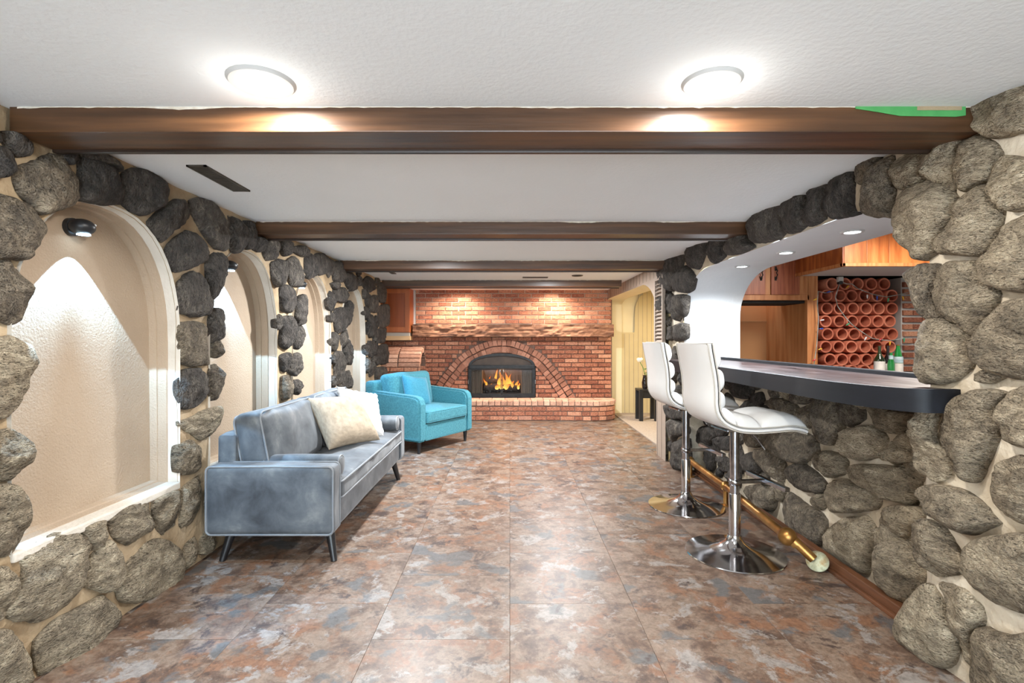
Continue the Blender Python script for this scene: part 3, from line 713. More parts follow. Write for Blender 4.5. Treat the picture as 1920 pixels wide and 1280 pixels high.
# ------------------------------------------------------------------ ceiling, floor, beams
ce = link('ceiling', box(-2.4, 1.74, -2.6, 8.75, CEIL, CEIL+0.05, S['ceiling'])); tag(ce, 'white textured plaster ceiling crossed by dark beams', 'ceiling', kind='structure')
cb = link('ceiling_bar', box(2.27, 5.3, 1.0, 7.0, 2.45, 2.5, S['ceiling'])); tag(cb, 'white ceiling over the back of the bar', 'ceiling', kind='structure')
fo = link('floor', box(-2.4, 5.3, -2.6, 9.2, -0.06, -0.004, S['dark'])); tag(fo, 'mottled brown and grey slate-look floor tiles', 'floor', kind='structure')
TW = 0.60
tm = {}
def tile_mesh(w, l):
    k = (round(w, 3), round(l, 3))
    if k not in tm:
        tm[k] = box(-w/2+0.0006, w/2-0.0006, -l/2+0.0006, l/2-0.0006, -0.004, 0.0, S['floor'], 0.0006, 1)
    return tm[k]
for cx in range(-4, 3):
    x0 = cx*TW; ofs = 0.18 if cx % 2 else 0.48
    xw = TW if cx < 2 else 0.78
    yy = -1.2-ofs
    while yy < 8.75:
        link('tile', tile_mesh(xw, TW), fo, (x0+xw/2, yy+TW/2, 0)); yy += TW
BY = [0.05, 1.84, 3.63, 5.42, 7.21]
names = ['dark stained ceiling beam behind the camera position', 'nearest dark brown ceiling beam with green tape at its right end', 'second dark brown ceiling beam from the camera', 'third dark brown ceiling beam, between the second and the farthest', 'farthest dark ceiling beam in front of the brick fireplace wall']
for i, y in enumerate(BY):
    x0, x1 = (-1.80, 1.70) if i < 4 else (-1.80, 1.575)
    t = thing('ceiling_beam', names[i], 'beam', (0, y, 2.045), group='ceiling beams')
    me = box(x0, x1, y, y+0.175, 2.045, CEIL+0.02, S['beam'], 0.005, 2)
    bm = bmesh.new(); bm.from_mesh(me)
    bmesh.ops.bisect_plane(bm, geom=bm.verts[:]+bm.edges[:]+bm.faces[:], plane_co=(0,0,0), plane_no=(1,0,0)); bm.to_mesh(me); bm.free()
    wpart('timber', me, t)
    wpart('edge_strip', box(x0, x1, y+0.172, y+0.195, 2.034, 2.056, S['beam_lip'], 0.004), t)
    # ragged plaster line on the ceiling joint
    rnd = random.Random(i); V = []; F = []; n = 160
    for k in range(n+1):
        x = x0+0.03+(x1-x0-0.06)*k/n; dz = 0.002+max(0, noise.noise(Vector((x*3, i*7, 0))))*0.012+max(0, noise.noise(Vector((x*30, i, 2))))*0.006
        for (yy, zz) in ((y-0.0015, CEIL+0.002), (y-0.0015, CEIL-dz), (y+0.003, CEIL-dz), (y+0.003, CEIL+0.002)): V.append((x, yy, zz))
    for k in range(n):
        for q in range(4): F.append((k*4+q, k*4+(q+1)%4, k*4+4+(q+1)%4, k*4+4+q))
    wpart('plaster_edge', mesh(V, F, S['chip']), t)
    if i == 1:
        V = [(1.24, y-0.002, CEIL-0.008), (1.32, y-0.002, CEIL-0.020), (1.40, y-0.002, CEIL-0.034), (1.60, y-0.002, CEIL-0.037), (1.635, y-0.002, CEIL-0.032), (1.635, y-0.002, CEIL), (1.24, y-0.002, CEIL)]
        V2 = [(a, b-0.002, c) for a, b, c in V]; n = len(V)
        F = [tuple(range(n)), tuple(range(2*n-1, n-1, -1))]+[(k, (k+1)%n, n+(k+1)%n, n+k) for k in range(n)]
        o = wpart('tape', fixn(mesh(V+V2, F, S['tape'])), t); o['label'] = 'strip of green masking tape'
        wpart('wood_filler', box(1.46, 1.62, y-0.006, y-0.003, CEIL-0.014, CEIL, S['mortar_l'], 0.001), t)
# lamps in the ceiling
def downlight(name, label, x, y, z, r, lens, glow=True, group='ceiling downlights'):
    tm_ = S['trimwhite'] if glow else S['vent']
    t = thing(name, label, 'ceiling light', (x, y, z), group=group)
    link('trim_ring', lathe([(r*0.66, -0.001), (r*0.70, -0.008), (r*0.92, -0.010), (r, -0.001), (r, 0.002), (r*0.6, 0.002)], tm_, 40), t)
    link('lens', lathe([(r*0.68, -0.004), (r*0.5, -0.006), (0.002, -0.007)], S[lens] if glow else S['dark'], 36), t)
downlight('downlight', 'round recessed ceiling light left of centre, before the nearest beam', -0.805, 1.66, CEIL, 0.105, 'lamp')
downlight('downlight', 'round recessed ceiling light right of centre, before the nearest beam', 0.655, 1.66, CEIL, 0.095, 'lamp')
for i, y in enumerate((4.41, 3.71, 2.99)):
    downlight('soffit_light', ['farthest of the three small round lights in the white bar soffit', 'middle of the three small round lights in the white bar soffit', 'nearest of the three small round lights in the white bar soffit'][i], 2.0, y, OZ, 0.062, 'lamp_c', group='bar soffit lights')
downlight('downlight', 'small dark unlit round ceiling fitting before the farthest beam', 0.88, 6.68, CEIL, 0.075, 'lamp', False)
def vent(label, x0, x1, y0, y1, n):
    t = thing('ceiling_vent', label, 'vent', ((x0+x1)/2, (y0+y1)/2, CEIL), group='ceiling vents')
    z0, z1 = CEIL-0.008, CEIL; m = S['vent']; e = 0.012
    wpart('vent_frame', join([box(x0, x1, y0, y0+e, z0, z1, m), box(x0, x1, y1-e, y1, z0, z1, m), box(x0, x0+e, y0, y1, z0, z1, m), box(x1-e, x1, y0, y1, z0, z1, m)]), t)
    wpart('duct', box(x0+e, x1-e, y0+e, y1-e, z1-0.002, z1, S['dark']), t)
    lng = (y1-y0) > (x1-x0)
    for k in range(n):
        if lng:
            yy = y0+e+(y1-y0-2*e)*(k+0.5)/n; me = box(x0+e, x1-e, yy-0.004, yy+0.002, z0+0.001, z1-0.002, m)
        else:
            xx = x0+e+(x1-x0-2*e)*(k+0.5)/n; me = box(xx-0.004, xx+0.002, y0+e, y1-e, z0+0.001, z1-0.002, m)
        wpart('slat', me, t)
vent('long brown louvred ceiling vent near the left wall behind the nearest beam', -1.55, -1.455, 2.45, 2.87, 26)
vent('small dark ceiling vent near the left wall behind the third beam', -1.50, -1.44, 6.25, 6.5, 8)
vent('thin dark vent lying crosswise on the ceiling before the farthest beam', 0.17, 0.51, 6.83, 6.93, 12)

# ------------------------------------------------------------------ fireplace wall
YW = 8.70; FX = -0.136
R1 = [(0.0,0.99),(0.177,0.98),(0.413,0.897),(0.649,0.767),(0.79,0.649),(0.909,0.507),(1.027,0.354),(1.12,0.212),(1.25,0.012)]
R2 = [(0.0,0.755),(0.16,0.745),(0.319,0.708),(0.531,0.59),(0.72,0.40),(0.861,0.212),(0.98,0.024)]
HZ = 0.315
def hw(R, z):
    for (a, b), (c, d) in zip(R, R[1:]):
        if d <= z <= b: return a+(c-a)*(b-z)/(b-d)
    return 0 if z > R[0][1] else R[-1][0]
INS = 0.56; IZ = 0.54
def insert_outline(g=0.0):
    P = [(FX-INS-g, HZ), (FX+INS+g, HZ), (FX+INS+g, HZ+IZ)]
    for i in range(1, 12):
        a = PI*i/12; P.append((FX+(INS+g)*math.cos(a), HZ+IZ+(0.21+g)*math.sin(a)))
    P.append((FX-INS-g, HZ+IZ)); return P
def wallsheet(outline, hole, y, m):
    pts = []; ed = []
    for P in [outline]+([hole] if hole else []):
        a = len(pts); pts += [Vector(p) for p in P]; ed += [(a+i, a+(i+1)%len(P)) for i in range(len(P))]
    vo, _, fo_, _, _, _ = geometry.delaunay_2d_cdt(pts, ed, [], 0, 1e-5); F = []
    for f in fo_:
        c = sum((vo[i] for i in f), Vector((0,0)))/len(f)
        if inside(outline, c.x, c.y) and not (hole and inside(hole, c.x, c.y)): F.append(tuple(f))
    return mesh([(v.x, y, v.y) for v in vo], F, m)
io = insert_outline(-0.01)
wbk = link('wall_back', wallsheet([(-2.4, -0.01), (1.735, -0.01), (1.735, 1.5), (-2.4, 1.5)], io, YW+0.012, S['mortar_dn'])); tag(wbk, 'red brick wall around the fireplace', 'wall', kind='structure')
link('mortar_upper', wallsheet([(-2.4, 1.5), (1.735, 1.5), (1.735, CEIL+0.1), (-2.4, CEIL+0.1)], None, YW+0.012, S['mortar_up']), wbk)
link('wall_side', box(1.70, 1.735, YW, YW+0.3, 0, CEIL, S['mortar_dn']), wbk)
def brick_mesh(seed, m):
    rnd = random.Random(seed); V = []
    for y, i in ((0.5, 0.0), (-0.38, 0.0), (-0.5, 0.06)):
        for sx, sz in ((-1,-1),(1,-1),(1,1),(-1,1)):
            V.append((sx*(0.5-i*0.35)+rnd.uniform(-.012,.012), y+rnd.uniform(-.05,.05), sz*(0.5-i)+rnd.uniform(-.03,.03)))
    F = [(8,9,10,11)]
    for j in (0, 4):
        for k in range(4): F.append((j+k, j+(k+1)%4, j+4+(k+1)%4, j+4+k))
    return fixn(mesh(V, F, m, False, 'brick'))
BM = [brick_mesh(k, S['brick']) for k in range(6)]; BA = [brick_mesh(k+9, S['brick_a']) for k in range(5)]; BP = [brick_mesh(k+19, S['brick_p']) for k in range(5)]
rb = random.Random(4)
def put_brick(parent, ms, x, y, z, sx, sy, sz, rot=(0,0,0)):
    return link('brick', rb.choice(ms), parent, Vector((x, y, z))-(parent.location if parent.type == 'EMPTY' else Vector((0,0,0))), rot, (sx, sy, sz))
PH = 0.0735; PL = 0.2255
row = 0; z = HZ+PH/2
while z < CEIL:
    zz = z-HZ
    iv = []
    if zz+PH/2 < 0.985: 
        o = max(hw(R1, max(0.0121, zz-PH*0.35)), 0.02); iv += [(-2.35, FX-o), (FX+o, 1.725)]
        q = hw(R2, min(zz+PH*0.3, 0.754))
        if zz < 0.72 and q > INS+0.05 and zz < IZ+0.02: iv += [(FX-q, FX-INS-0.01), (FX+INS+0.01, FX+q)]
    else: iv = [(-2.35 if z < 1.5 else -1.60, 1.725)]
    ph = (0.5 if row % 2 else 0)*PL+0.03
    for (a, b) in iv:
        k = math.floor((a-ph)/PL)
        while ph+k*PL < b:
            s, e_ = max(a, ph+k*PL), min(b, ph+(k+1)*PL); k += 1
            if e_-s < 0.035: continue
            if e_ < -2.1: continue
            if 1.34 < z < 1.55 and -1.6 < (s+e_)/2 < 1.7: continue     # behind the mantel beam
            put_brick(wbk, BM, (s+e_)/2, YW+0.012+rb.uniform(-.004,.003), z, e_-s-0.012, 0.05, PH-0.013)
    z += PH; row += 1
# the two rings of the arch
def arch_ring(R, depth, inward):
    P = [Vector((-a, b)) for a, b in reversed(R)]+[Vector((a, b)) for a, b in R[1:]]
    S_ = [0]
    for i in range(len(P)-1): S_.append(S_[-1]+(P[i+1]-P[i]).length)
    n = round(S_[-1]/0.083); out = []
    def at(s):
        s = max(0, min(S_[-1], s))
        for i in range(len(P)-1):
            if S_[i+1] >= s: return P[i].lerp(P[i+1], (s-S_[i])/(S_[i+1]-S_[i]))
        return P[-1]
    for k in range(n):
        s = S_[-1]*(k+0.5)/n; p = at(s); t = (at(s+0.09)-at(s-0.09)).normalized(); nn = Vector((t.y, -t.x))
        c = p+nn*(inward+depth/2); a = math.atan2(t.y, t.x)
        put_brick(wbk, BA, FX+c.x, YW-0.012, HZ+c.y, S_[-1]/n*0.86, 0.09, depth-0.012, (0, -a, 0))
arch_ring(R1, 0.118, 0.0); arch_ring(R1, 0.118, 0.118)
# backing for the arch so no gap shows between its bricks
# hearth
he = thing('hearth', 'raised curved red brick hearth in front of the fireplace', 'hearth', (0, 8.45, 0))
HP = [(-2.3, 8.17), (0.6, 8.17), (0.9, 8.155), (1.15, 8.13), (1.32, 8.12), (1.46, 8.14), (1.58, 8.19), (1.67, 8.27), (1.72, 8.38), (1.735, 8.50), (1.73, 8.68)]
ins_ = [(x-(0.012 if x > 1.4 else 0), y+0.012) for x, y in HP]
wpart('mortar_core', prism(ins_+[(1.70, YW), (-2.3, YW)], 'z', 0, HZ-0.008, S['mortar_dn']), he)
def along(P, step):
    P = [Vector(p) for p in P]; S_ = [0]
    for i in range(len(P)-1): S_.append(S_[-1]+(P[i+1]-P[i]).length)
    def at(s):
        s = max(0, min(S_[-1]-1e-6, s))
        for i in range(len(P)-1):
            if S_[i+1] >= s: return P[i].lerp(P[i+1], (s-S_[i])/(S_[i+1]-S_[i]))
    n = int(S_[-1]/step)
    return [(at((k+0.5)*step), (at((k+0.5)*step+0.03)-at((k+0.5)*step-0.03)).normalized()) for k in range(n)], S_[-1], at
for r in range(3):
    st = 0.2255
    items, LL, at = along(HP, st/2)
    s = 0.85+(st/2 if r % 2 else 0)
    while s < LL-0.03:
        L_ = st if s < 3.25 else st*0.58
        e_ = min(LL, s+L_); p = at((s+e_)/2); t = (at(e_)-at(s)).normalized(); nn = Vector((t.y, -t.x))
        c = p-nn*0.03*1.0
        put_brick(he, BM if r else BM+BA[:2], c.x, c.y+0.0, 0.006+PH*(r+0.5), (at(e_)-at(s)).length-0.012, 0.06, PH-0.013, (0, 0, math.atan2(t.y, t.x)))
        s = e_
items, LL, at = along(HP, 0.098)
for p, t in items:
    if p.x < -1.35: continue
    nn = Vector((t.y, -t.x)); c = p-nn*0.098
    put_brick(he, BP, c.x, c.y, HZ-PH/2-0.0005, 0.088, 0.205, PH, (0, 0, math.atan2(t.y, t.x)))
for r_ in range(3):
    x = -1.3
    while x < 1.5:
        put_brick(he, BP, x+0.05, 8.385+0.06+r_*0.1, HZ-PH/2-0.001, 0.20 , 0.088, PH); x += 0.212
# mantel: rough-hewn beam
mt = thing('mantel_beam', 'rough hewn dark wooden mantel beam over the fireplace', 'mantel', (0.04, 8.6, 1.34))
V, F = [], []; nx = 150; prof = []
for k in range(5): prof.append((8.42, 1.345+0.2*k/4*1.0))
ring = [(8.42+0.0, 1.345), (8.42, 1.38), (8.42, 1.41), (8.42, 1.44), (8.42, 1.47), (8.42, 1.51), (8.42, 1.545), (8.50, 1.55), (8.60, 1.55), (8.69, 1.55), (8.69, 1.345), (8.55, 1.345)]
for i in range(nx+1):
    x = -1.60+3.31*i/nx
    for j, (y, zz) in enumerate(ring):
        d = noise.noise(Vector((x*5, zz*26, 3)))*0.020 + noise.noise(Vector((x*16, zz*50, 9)))*0.012 - 0.016*max(0, noise.noise(Vector((x*2.2, zz*40, 5))))
        f = 1 if y < 8.45 else 0.2
        V.append((x, y+d*f, zz+(0.008*noise.noise(Vector((x*6, j, 1))))))
n = len(ring)
for i in range(nx):
    for j in range(n): F.append((i*n+j, i*n+(j+1)%n, (i+1)*n+(j+1)%n, (i+1)*n+j))
F.append(tuple(range(n))); F.append(tuple(nx*n+j for j in range(n)))
wpart('timber', fixn(mesh(V, F, S['hewn'], False)), mt)
# fireplace insert
fi = thing('fireplace_insert', 'black arched fireplace insert with double glass doors', 'fireplace', (FX, 8.68, HZ))
def ringmesh(outer, inner, y0, y1, m):
    n = len(outer); V = [(a, y0, b) for a, b in outer]+[(a, y0, b) for a, b in inner]+[(a, y1, b) for a, b in outer]+[(a, y1, b) for a, b in inner]
    F = []
    for i in range(n):
        j = (i+1) % n
        F += [(i, j, n+j, n+i), (2*n+i, 2*n+j, j, i), (n+i, n+j, 3*n+j, 3*n+i), (2*n+i, 2*n+j, 3*n+j, 3*n+i)]
    return fixn(mesh(V, F, m))
zt = HZ+IZ
arcO = [(FX+INS*math.cos(PI*i/24), zt-0.0+0.21*math.sin(PI*i/24)) for i in range(25)]
arcI = [(FX+(INS-0.05)*math.cos(PI*i/24), zt+0.012+0.155*math.sin(PI*i/24)) for i in range(25)]
outer = [(FX-INS, HZ+0.004), (FX+INS, HZ+0.004)]+arcO
inner = [(FX-INS+0.035, HZ+0.045), (FX+INS-0.035, HZ+0.045)]+arcI
wpart('outer_frame', ringmesh(outer, inner, 8.615, 8.70, S['iron']), fi)
wpart('arch_panel', prism([(FX+(INS-0.04)*math.cos(PI*i/24), zt+0.0+0.17*math.sin(PI*i/24)) for i in range(25)], 'y', 8.655, 8.67, S['iron_p']), fi)
wpart('header_bar', box(FX-INS+0.01, FX+INS-0.01, 8.60, 8.66, zt-0.055, zt+0.012, S['iron'], 0.006), fi)
for s in (-1, 1):
    x0, x1 = sorted((FX+s*0.004, FX+s*(INS-0.035))); z0, z1 = HZ+0.045, zt-0.06
    d = link('glass_door', ringmesh([(x0, z0), (x1, z0), (x1, z1), (x0, z1)], [(x0+0.014, z0+0.03), (x1-0.014, z0+0.03), (x1-0.014, z1-0.012), (x0+0.014, z1-0.012)], 8.625, 8.645, S['iron']), fi, -fi.location)
    link('pane', box(x0+0.014, x1-0.014, 8.632, 8.638, z0+0.03, z1-0.012, S['glass']), d)
    link('handle', lathe([(0.006, -0.03), (0.009, -0.01), (0.009, 0.01), (0.006, 0.03)], S['chrome'], 10, loc=(FX+s*0.026, 8.612, zt-0.085)), d)
    link('hinge', lathe([(0.007, -0.035), (0.007, 0.035)], S['chrome_b'], 10, loc=(FX+s*(INS+0.004), 8.61, HZ+0.27)), d)
    V, F = [], []
    for i in range(61):
        x = FX+s*(0.53-(0.20)*i/60); y = 8.69+0.014*math.sin(i*1.05)
        V += [(x, y, HZ+0.03), (x, y, zt-0.04)]
    for i in range(60): F.append((2*i, 2*i+1, 2*i+3, 2*i+2))
    wpart('screen_curtain', mesh(V, F, S['screen'], True), fi)
wpart('firebox', join([box(FX-0.56, FX+0.56, 9.18, 9.2, 0.2, 1.1, S['screen']), box(FX-0.575, FX-0.555, 8.70, 9.2, 0.2, 1.1, S['dark']), box(FX+0.555, FX+0.575, 8.70, 9.2, 0.2, 1.1, S['dark']), box(FX-0.56, FX+0.56, 8.70, 9.2, 0.28, 0.335, S['dark']), box(FX-0.56, FX+0.56, 8.70, 9.2, 1.09, 1.1, S['dark'])]), fi)
# grate, logs and flames
gr = thing('fire_grate', 'black iron grate holding the burning logs', 'grate', (FX, 8.93, 0.335))
for k in range(7):
    x = -0.27+0.09*k; link('bar', tube([(x, -0.13, 0.10), (x, -0.12, 0.05), (x, 0.12, 0.05), (x, 0.13, 0.10)], 0.008, S['iron'], 6), gr)
for y in (-0.09, 0.09): link('rail', tube([(-0.3, y, 0.045), (0.3, y, 0.045)], 0.008, S['iron'], 6), gr)
for sx in (-0.25, 0.25):
    for y in (-0.09, 0.09): link('leg', tube([(sx, y, 0.0), (sx, y, 0.045)], 0.008, S['iron'], 6), gr)
def logm(L_, r, seed):
    return fixn(tube([(-L_/2+L_*k/14, 0.012*math.sin(k+seed), 0.012*math.cos(k*1.3+seed)) for k in range(15)], [r*(1+0.14*noise.noise(Vector((k*0.9, seed, 0)))) for k in range(15)], S['log'], 14))
lg = [((FX-0.02, 8.89, 0.335+0.125), 0.62, 0.065, (0, 0.03, 0.05), 'longest charred log at the front of the grate'), ((FX+0.02, 9.02, 0.335+0.125), 0.56, 0.06, (0, -0.03, -0.05), 'charred log at the back of the grate'), ((FX-0.05, 8.95, 0.335+0.225), 0.40, 0.05, (0, 0.1, 0.35), 'smaller charred log lying across the top of the other two logs')]
for k, (loc, L_, r, rot, lab) in enumerate(lg):
    tag(link('log', logm(L_, r, k), None, loc, rot), lab, 'log', 'burning logs')
def flame_mat():
    m = bpy.data.materials.new('flame'); m.use_nodes = True; nt = m.node_tree; ns = nt.nodes; L = nt.links.new
    b = ns['Principled BSDF']; tc = ns.new('ShaderNodeTexCoord'); sp = ns.new('ShaderNodeSeparateXYZ'); L(tc.outputs['Generated'], sp.inputs[0])
    cr = ns.new('ShaderNodeValToRGB'); e = cr.color_ramp.elements; e[0].position = 0; e[0].color = (1, 0.62, 0.16, 1); e[1].position = 1; e[1].color = (1, 0.13, 0.01, 1)
    x = e.new(0.4); x.color = (1, 0.36, 0.05, 1)
    L(sp.outputs['Z'], cr.inputs[0]); L(cr.outputs[0], b.inputs['Emission Color']); b.inputs['Emission Strength'].default_value = 2.4
    b.inputs['Base Color'].default_value = (0,0,0,1)
    mr = ns.new('ShaderNodeMapRange'); mr.inputs[3].default_value = 0.95; mr.inputs[4].default_value = 0.35; L(sp.outputs['Z'], mr.inputs[0]); L(mr.outputs[0], b.inputs['Alpha'])
    return m
S['flame'] = flame_mat()
fr_ = thing('fire', 'orange and yellow flames burning over the logs', 'flames', (FX, 8.86, 0.46))
rf = random.Random(12)
FL = [(-0.29,-0.02,0.17,0.030),(-0.25,0.02,0.10,0.035),(-0.16,0.03,0.15,0.04),(-0.10,0.05,0.36,0.032),(-0.05,0.0,0.26,0.045),(0.0,0.06,0.22,0.05),(0.05,0.0,0.17,0.05),(0.10,0.03,0.20,0.045),(0.15,0.06,0.24,0.035),(0.18,0.0,0.13,0.045),(0.25,0.03,0.14,0.035),(0.28,-0.05,0.10,0.03),(-0.02,0.09,0.30,0.05),(0.09,0.1,0.26,0.05),(-0.2,0.08,0.2,0.04),(0.0,-0.06,0.09,0.05),(0.09,-0.06,0.08,0.05),(-0.08,-0.06,0.08,0.045)]
for k, (x, y, h, r) in enumerate(FL):
    pts, rr = [], []
    for i in range(13):
        t = i/12; pts.append((x+0.03*math.sin(t*5+k)*t+0.02*noise.noise(Vector((k*3.1, t*3, 0))), y+0.015*math.sin(t*4+k*2), h*t*1.05-0.01)); rr.append(max(0.0015, r*math.sin(PI*min(1, (t*0.86+0.14)))**0.8*(1-t*0.72)))
    link('flame', tube(pts, rr, S['flame'], 8), fr_)
lf = bpy.data.lights.new('fire_light', 'POINT'); lf.energy = 9; lf.color = (1, 0.45, 0.15); lf.shadow_soft_size = 0.12
lo = bpy.data.objects.new('fire_light', lf); COL.objects.link(lo); lo.location = (FX, 8.78, 0.72)

# brick barrel arch at the left
ba = thing('brick_barrel_arch', 'small barrel-shaped brick arch beside the fireplace, behind the teal armchair', 'brick arch', (-1.7, 8.35, 0))
cy, cz, ro = 8.40, 0.86, 0.30
for (yy, t_) in ((cy-ro+0.05, 0), (cy+ro-0.05, 0)): pass
n = 13
wpart('mortar_shell', prism([(cy-(ro-0.012)*math.cos(PI*i/20), cz+(ro-0.012)*math.sin(PI*i/20)) for i in range(21)]+[(cy+ro-0.012, 0), (cy+ro-0.07, 0)]+[(cy+(ro-0.07)*math.cos(PI*i/20), cz+(ro-0.07)*math.sin(PI*i/20)) for i in range(21)]+[(cy-ro+0.07, 0), (cy-ro+0.012, 0)], 'x', -2.12, -1.425, S['mortar_dn']), ba)
for i in range(n):
    a = PI*(i+0.5)/n
    for (xa, xb) in ((-2.12, -1.78), (-1.77, -1.42)):
        o = put_brick(ba, BP, (xa+xb)/2, cy-(ro-0.035)*math.cos(a), cz+(ro-0.035)*math.sin(a), xb-xa-0.008, 0.085, PI*ro/n-0.009, (-(PI/2-(PI/2-a))+0, 0, 0))
        o.rotation_euler = (-a, 0, 0)
for r in range(11):
    z = cz-PH*(r+0.5)
    xx = -2.12+(0.1 if r % 2 else 0)
    while xx < -1.44:
        x2 = min(-1.42, xx+0.22)
        if z > 0.03: put_brick(ba, BM, (xx+x2)/2, cy-ro+0.035, z, x2-xx-0.012, 0.085, PH-0.012)
        xx = x2
    if z > 0.03: put_brick(ba, BM, -1.50, cy+ro-0.035, z, 0.15, 0.085, PH-0.012)
# wooden wall cabinet at the left of the brickwork
wc = thing('wall_cabinet', 'orange wooden wall cabinet left of the brick chimney breast', 'cabinet', (-1.83, 8.5, 1.40))
wpart('body', box(-2.2, -1.63, 8.36, 8.69, 1.41, CEIL-0.005, S['oak'], 0.003), wc)
d = wpart('door', join([box(-2.05, -1.99, 8.335, 8.36, 1.42, 2.12, S['oak'], 0.003), box(-1.71, -1.635, 8.335, 8.36, 1.42, 2.12, S['oak'], 0.003), box(-1.99, -1.71, 8.335, 8.36, 1.42, 1.50, S['oak'], 0.003), box(-1.99, -1.71, 8.335, 8.36, 2.05, 2.12, S['oak'], 0.003)]), wc)
link('door_panel', box(-1.99, -1.71, 8.347, 8.358, 1.50, 2.05, S['oak_d']), d)
wpart('light_rail', box(-2.2, -1.64, 8.37, 8.60, 1.355, 1.41, S['rail'], 0.003), wc)
wpart('lower_trim', box(-2.2, -1.63, 8.37, 8.62, 1.285, 1.355, S['lightwood'], 0.003), wc)
tr = link('trim_1', box(-1.635, -1.60, 8.67, 8.70, 1.54, CEIL, S['trimwhite'])); tag(tr, 'thin white trim strip between cabinet and upper brick', 'trim', kind='structure')
lw = link('wall_far_left', box(-2.42, -2.38, 7.1, 8.75, 0, CEIL, S['cream'])); tag(lw, 'side wall of the recess left of the fireplace', 'wall', kind='structure')

# ------------------------------------------------------------------ panelled side wall with arch to the corridor
XA = 1.66
ap = [(5.80, -0.001), (8.96, -0.001), (8.96, 1.90)]
for i in range(1, 9):
    a = PI/2*i/8; ap.append((8.4+0.56*math.cos(a), 1.90+0.085*math.sin(a)))
for i in range(1, 10):
    a = PI/2*(1-i/9); ap.append((6.5-0.70*math.cos(a), 1.56+0.425*math.sin(a)))
wa = link('wall_side_panelled', wallsheet([(5.46, -0.01), (8.97, -0.01), (8.97, CEIL+0.01), (5.46, CEIL+0.01)], ap, 0, S['taupe']))
me = wa.data
for v in me.vertices: v.co = Vector((XA, v.co.x, v.co.z))
tag(wa, 'taupe panelled wall with an arched doorway beside the fireplace', 'wall', kind='structure')
V, F = [], []; seq = ap[1:]+[ap[0]]; n = len(seq)
for X in (XA, XA+0.30):
    for a, b in seq: V.append((X, a, b))
for i in range(n-1): F.append((i, i+1, n+i+1, n+i))
link('arch_lining', mesh(V, F, S['cream'], True), wa)
me2 = wallsheet([(5.46, -0.01), (9.2, -0.01), (9.2, CEIL+0.1), (5.46, CEIL+0.1)], ap, 0, S['yellow'])
for v in me2.vertices: v.co = Vector((XA+0.30, v.co.x, v.co.z))
link('corridor_face', me2, wa)
for y in [5.5+0.16*k for k in range(2)]: link('panel_groove', box(XA-0.001, XA+0.002, y+0.1, y+0.106, 0, CEIL, S['beam_lip']), wa)
k = 0; y = 5.9
while y < 8.6:
    link('panel_groove', box(XA-0.0015, XA+0.002, y, y+0.006, 2.0, CEIL, S['beam_lip']), wa); y += 0.16
# corridor
ca = link('floor_corridor', join([box(XA+0.14, 2.26, 5.5, 7.0, -0.003, 0.012, S['carpet']), box(XA+0.14, 3.2, 7.0, 9.3, -0.003, 0.012, S['carpet'])])); tag(ca, 'grey beige carpet of the corridor beyond the arched doorway', 'carpet', kind='structure')
cbk = link('wall_corridor_back', box(1.735, 3.2, 9.03, 9.05, 0, 2.3, S['cream'])); tag(cbk, 'cream wall seen beyond the corridor', 'wall', kind='structure')
wsc = wallsheet([(1.735, 0), (3.2, 0), (3.2, 2.3), (1.735, 2.3)], [(1.745, 1.42), (2.185, 1.42), (2.19, 1.70), (2.20, 1.86), (2.235, 1.98), (2.30, 2.07), (2.36, 2.10), (1.745, 2.10)], 8.98, S['yellow'])
wcd = link('wall_corridor_front', wsc); tag(wcd, 'pale yellow vertical panelling with a cream arched recess in the corridor', 'wall', kind='structure')
x = 1.78
while x < 3.1:
    link('panel_groove', box(x, x+0.005, 8.977, 8.981, 0.0, 1.40 if x < 2.19 else 2.2, S['taupe']), wcd); x += 0.078
tag(link('wall_corridor_right', join([box(3.2, 3.22, 6.98, 9.3, 0, 2.3, S['yellow']), box(2.28, 3.22, 6.97, 6.985, 0, 2.3, S['yellow']), box(2.255, 2.27, 5.48, 6.985, 0, 2.3, S['yellow'])])), 'right wall of the corridor', 'wall', kind='structure')
tag(link('ceiling_corridor', join([box(1.7, 2.27, 5.5, 6.98, 2.2, 2.25, S['ceiling']), box(1.7, 3.22, 6.98, 9.3, 2.2, 2.25, S['ceiling'])])), 'ceiling of the corridor', 'ceiling', kind='structure')
tag(link('wall_corridor_near', box(1.7, 2.27, 5.48, 5.5, 0, 2.3, S['yellow'])), 'near wall of the corridor', 'wall', kind='structure')
# louvred shutter
ls = thing('louvred_shutter', 'taupe louvred wooden shutter between panelled wall and stone pillar', 'shutter', (XA-0.02, 5.56, 0.9))
for (y0, y1) in ((5.46, 5.49), (5.74, 5.78)): wpart('stile', box(XA-0.035, XA, y0, y1, 0.95, 2.0, S['taupe'], 0.003), ls)
for (z0, z1) in ((0.95, 1.0), (1.95, 2.0)): wpart('rail', box(XA-0.035, XA, 5.49, 5.74, z0, z1, S['taupe'], 0.003), ls)
sm = box(-0.02, 0.02, -0.125, 0.125, -0.003, 0.003, S['taupe']); z = 1.03
while z < 1.94: link('slat', sm, ls, (0.002, 0.055, z-0.9), (0, math.radians(-38), 0)); z += 0.042
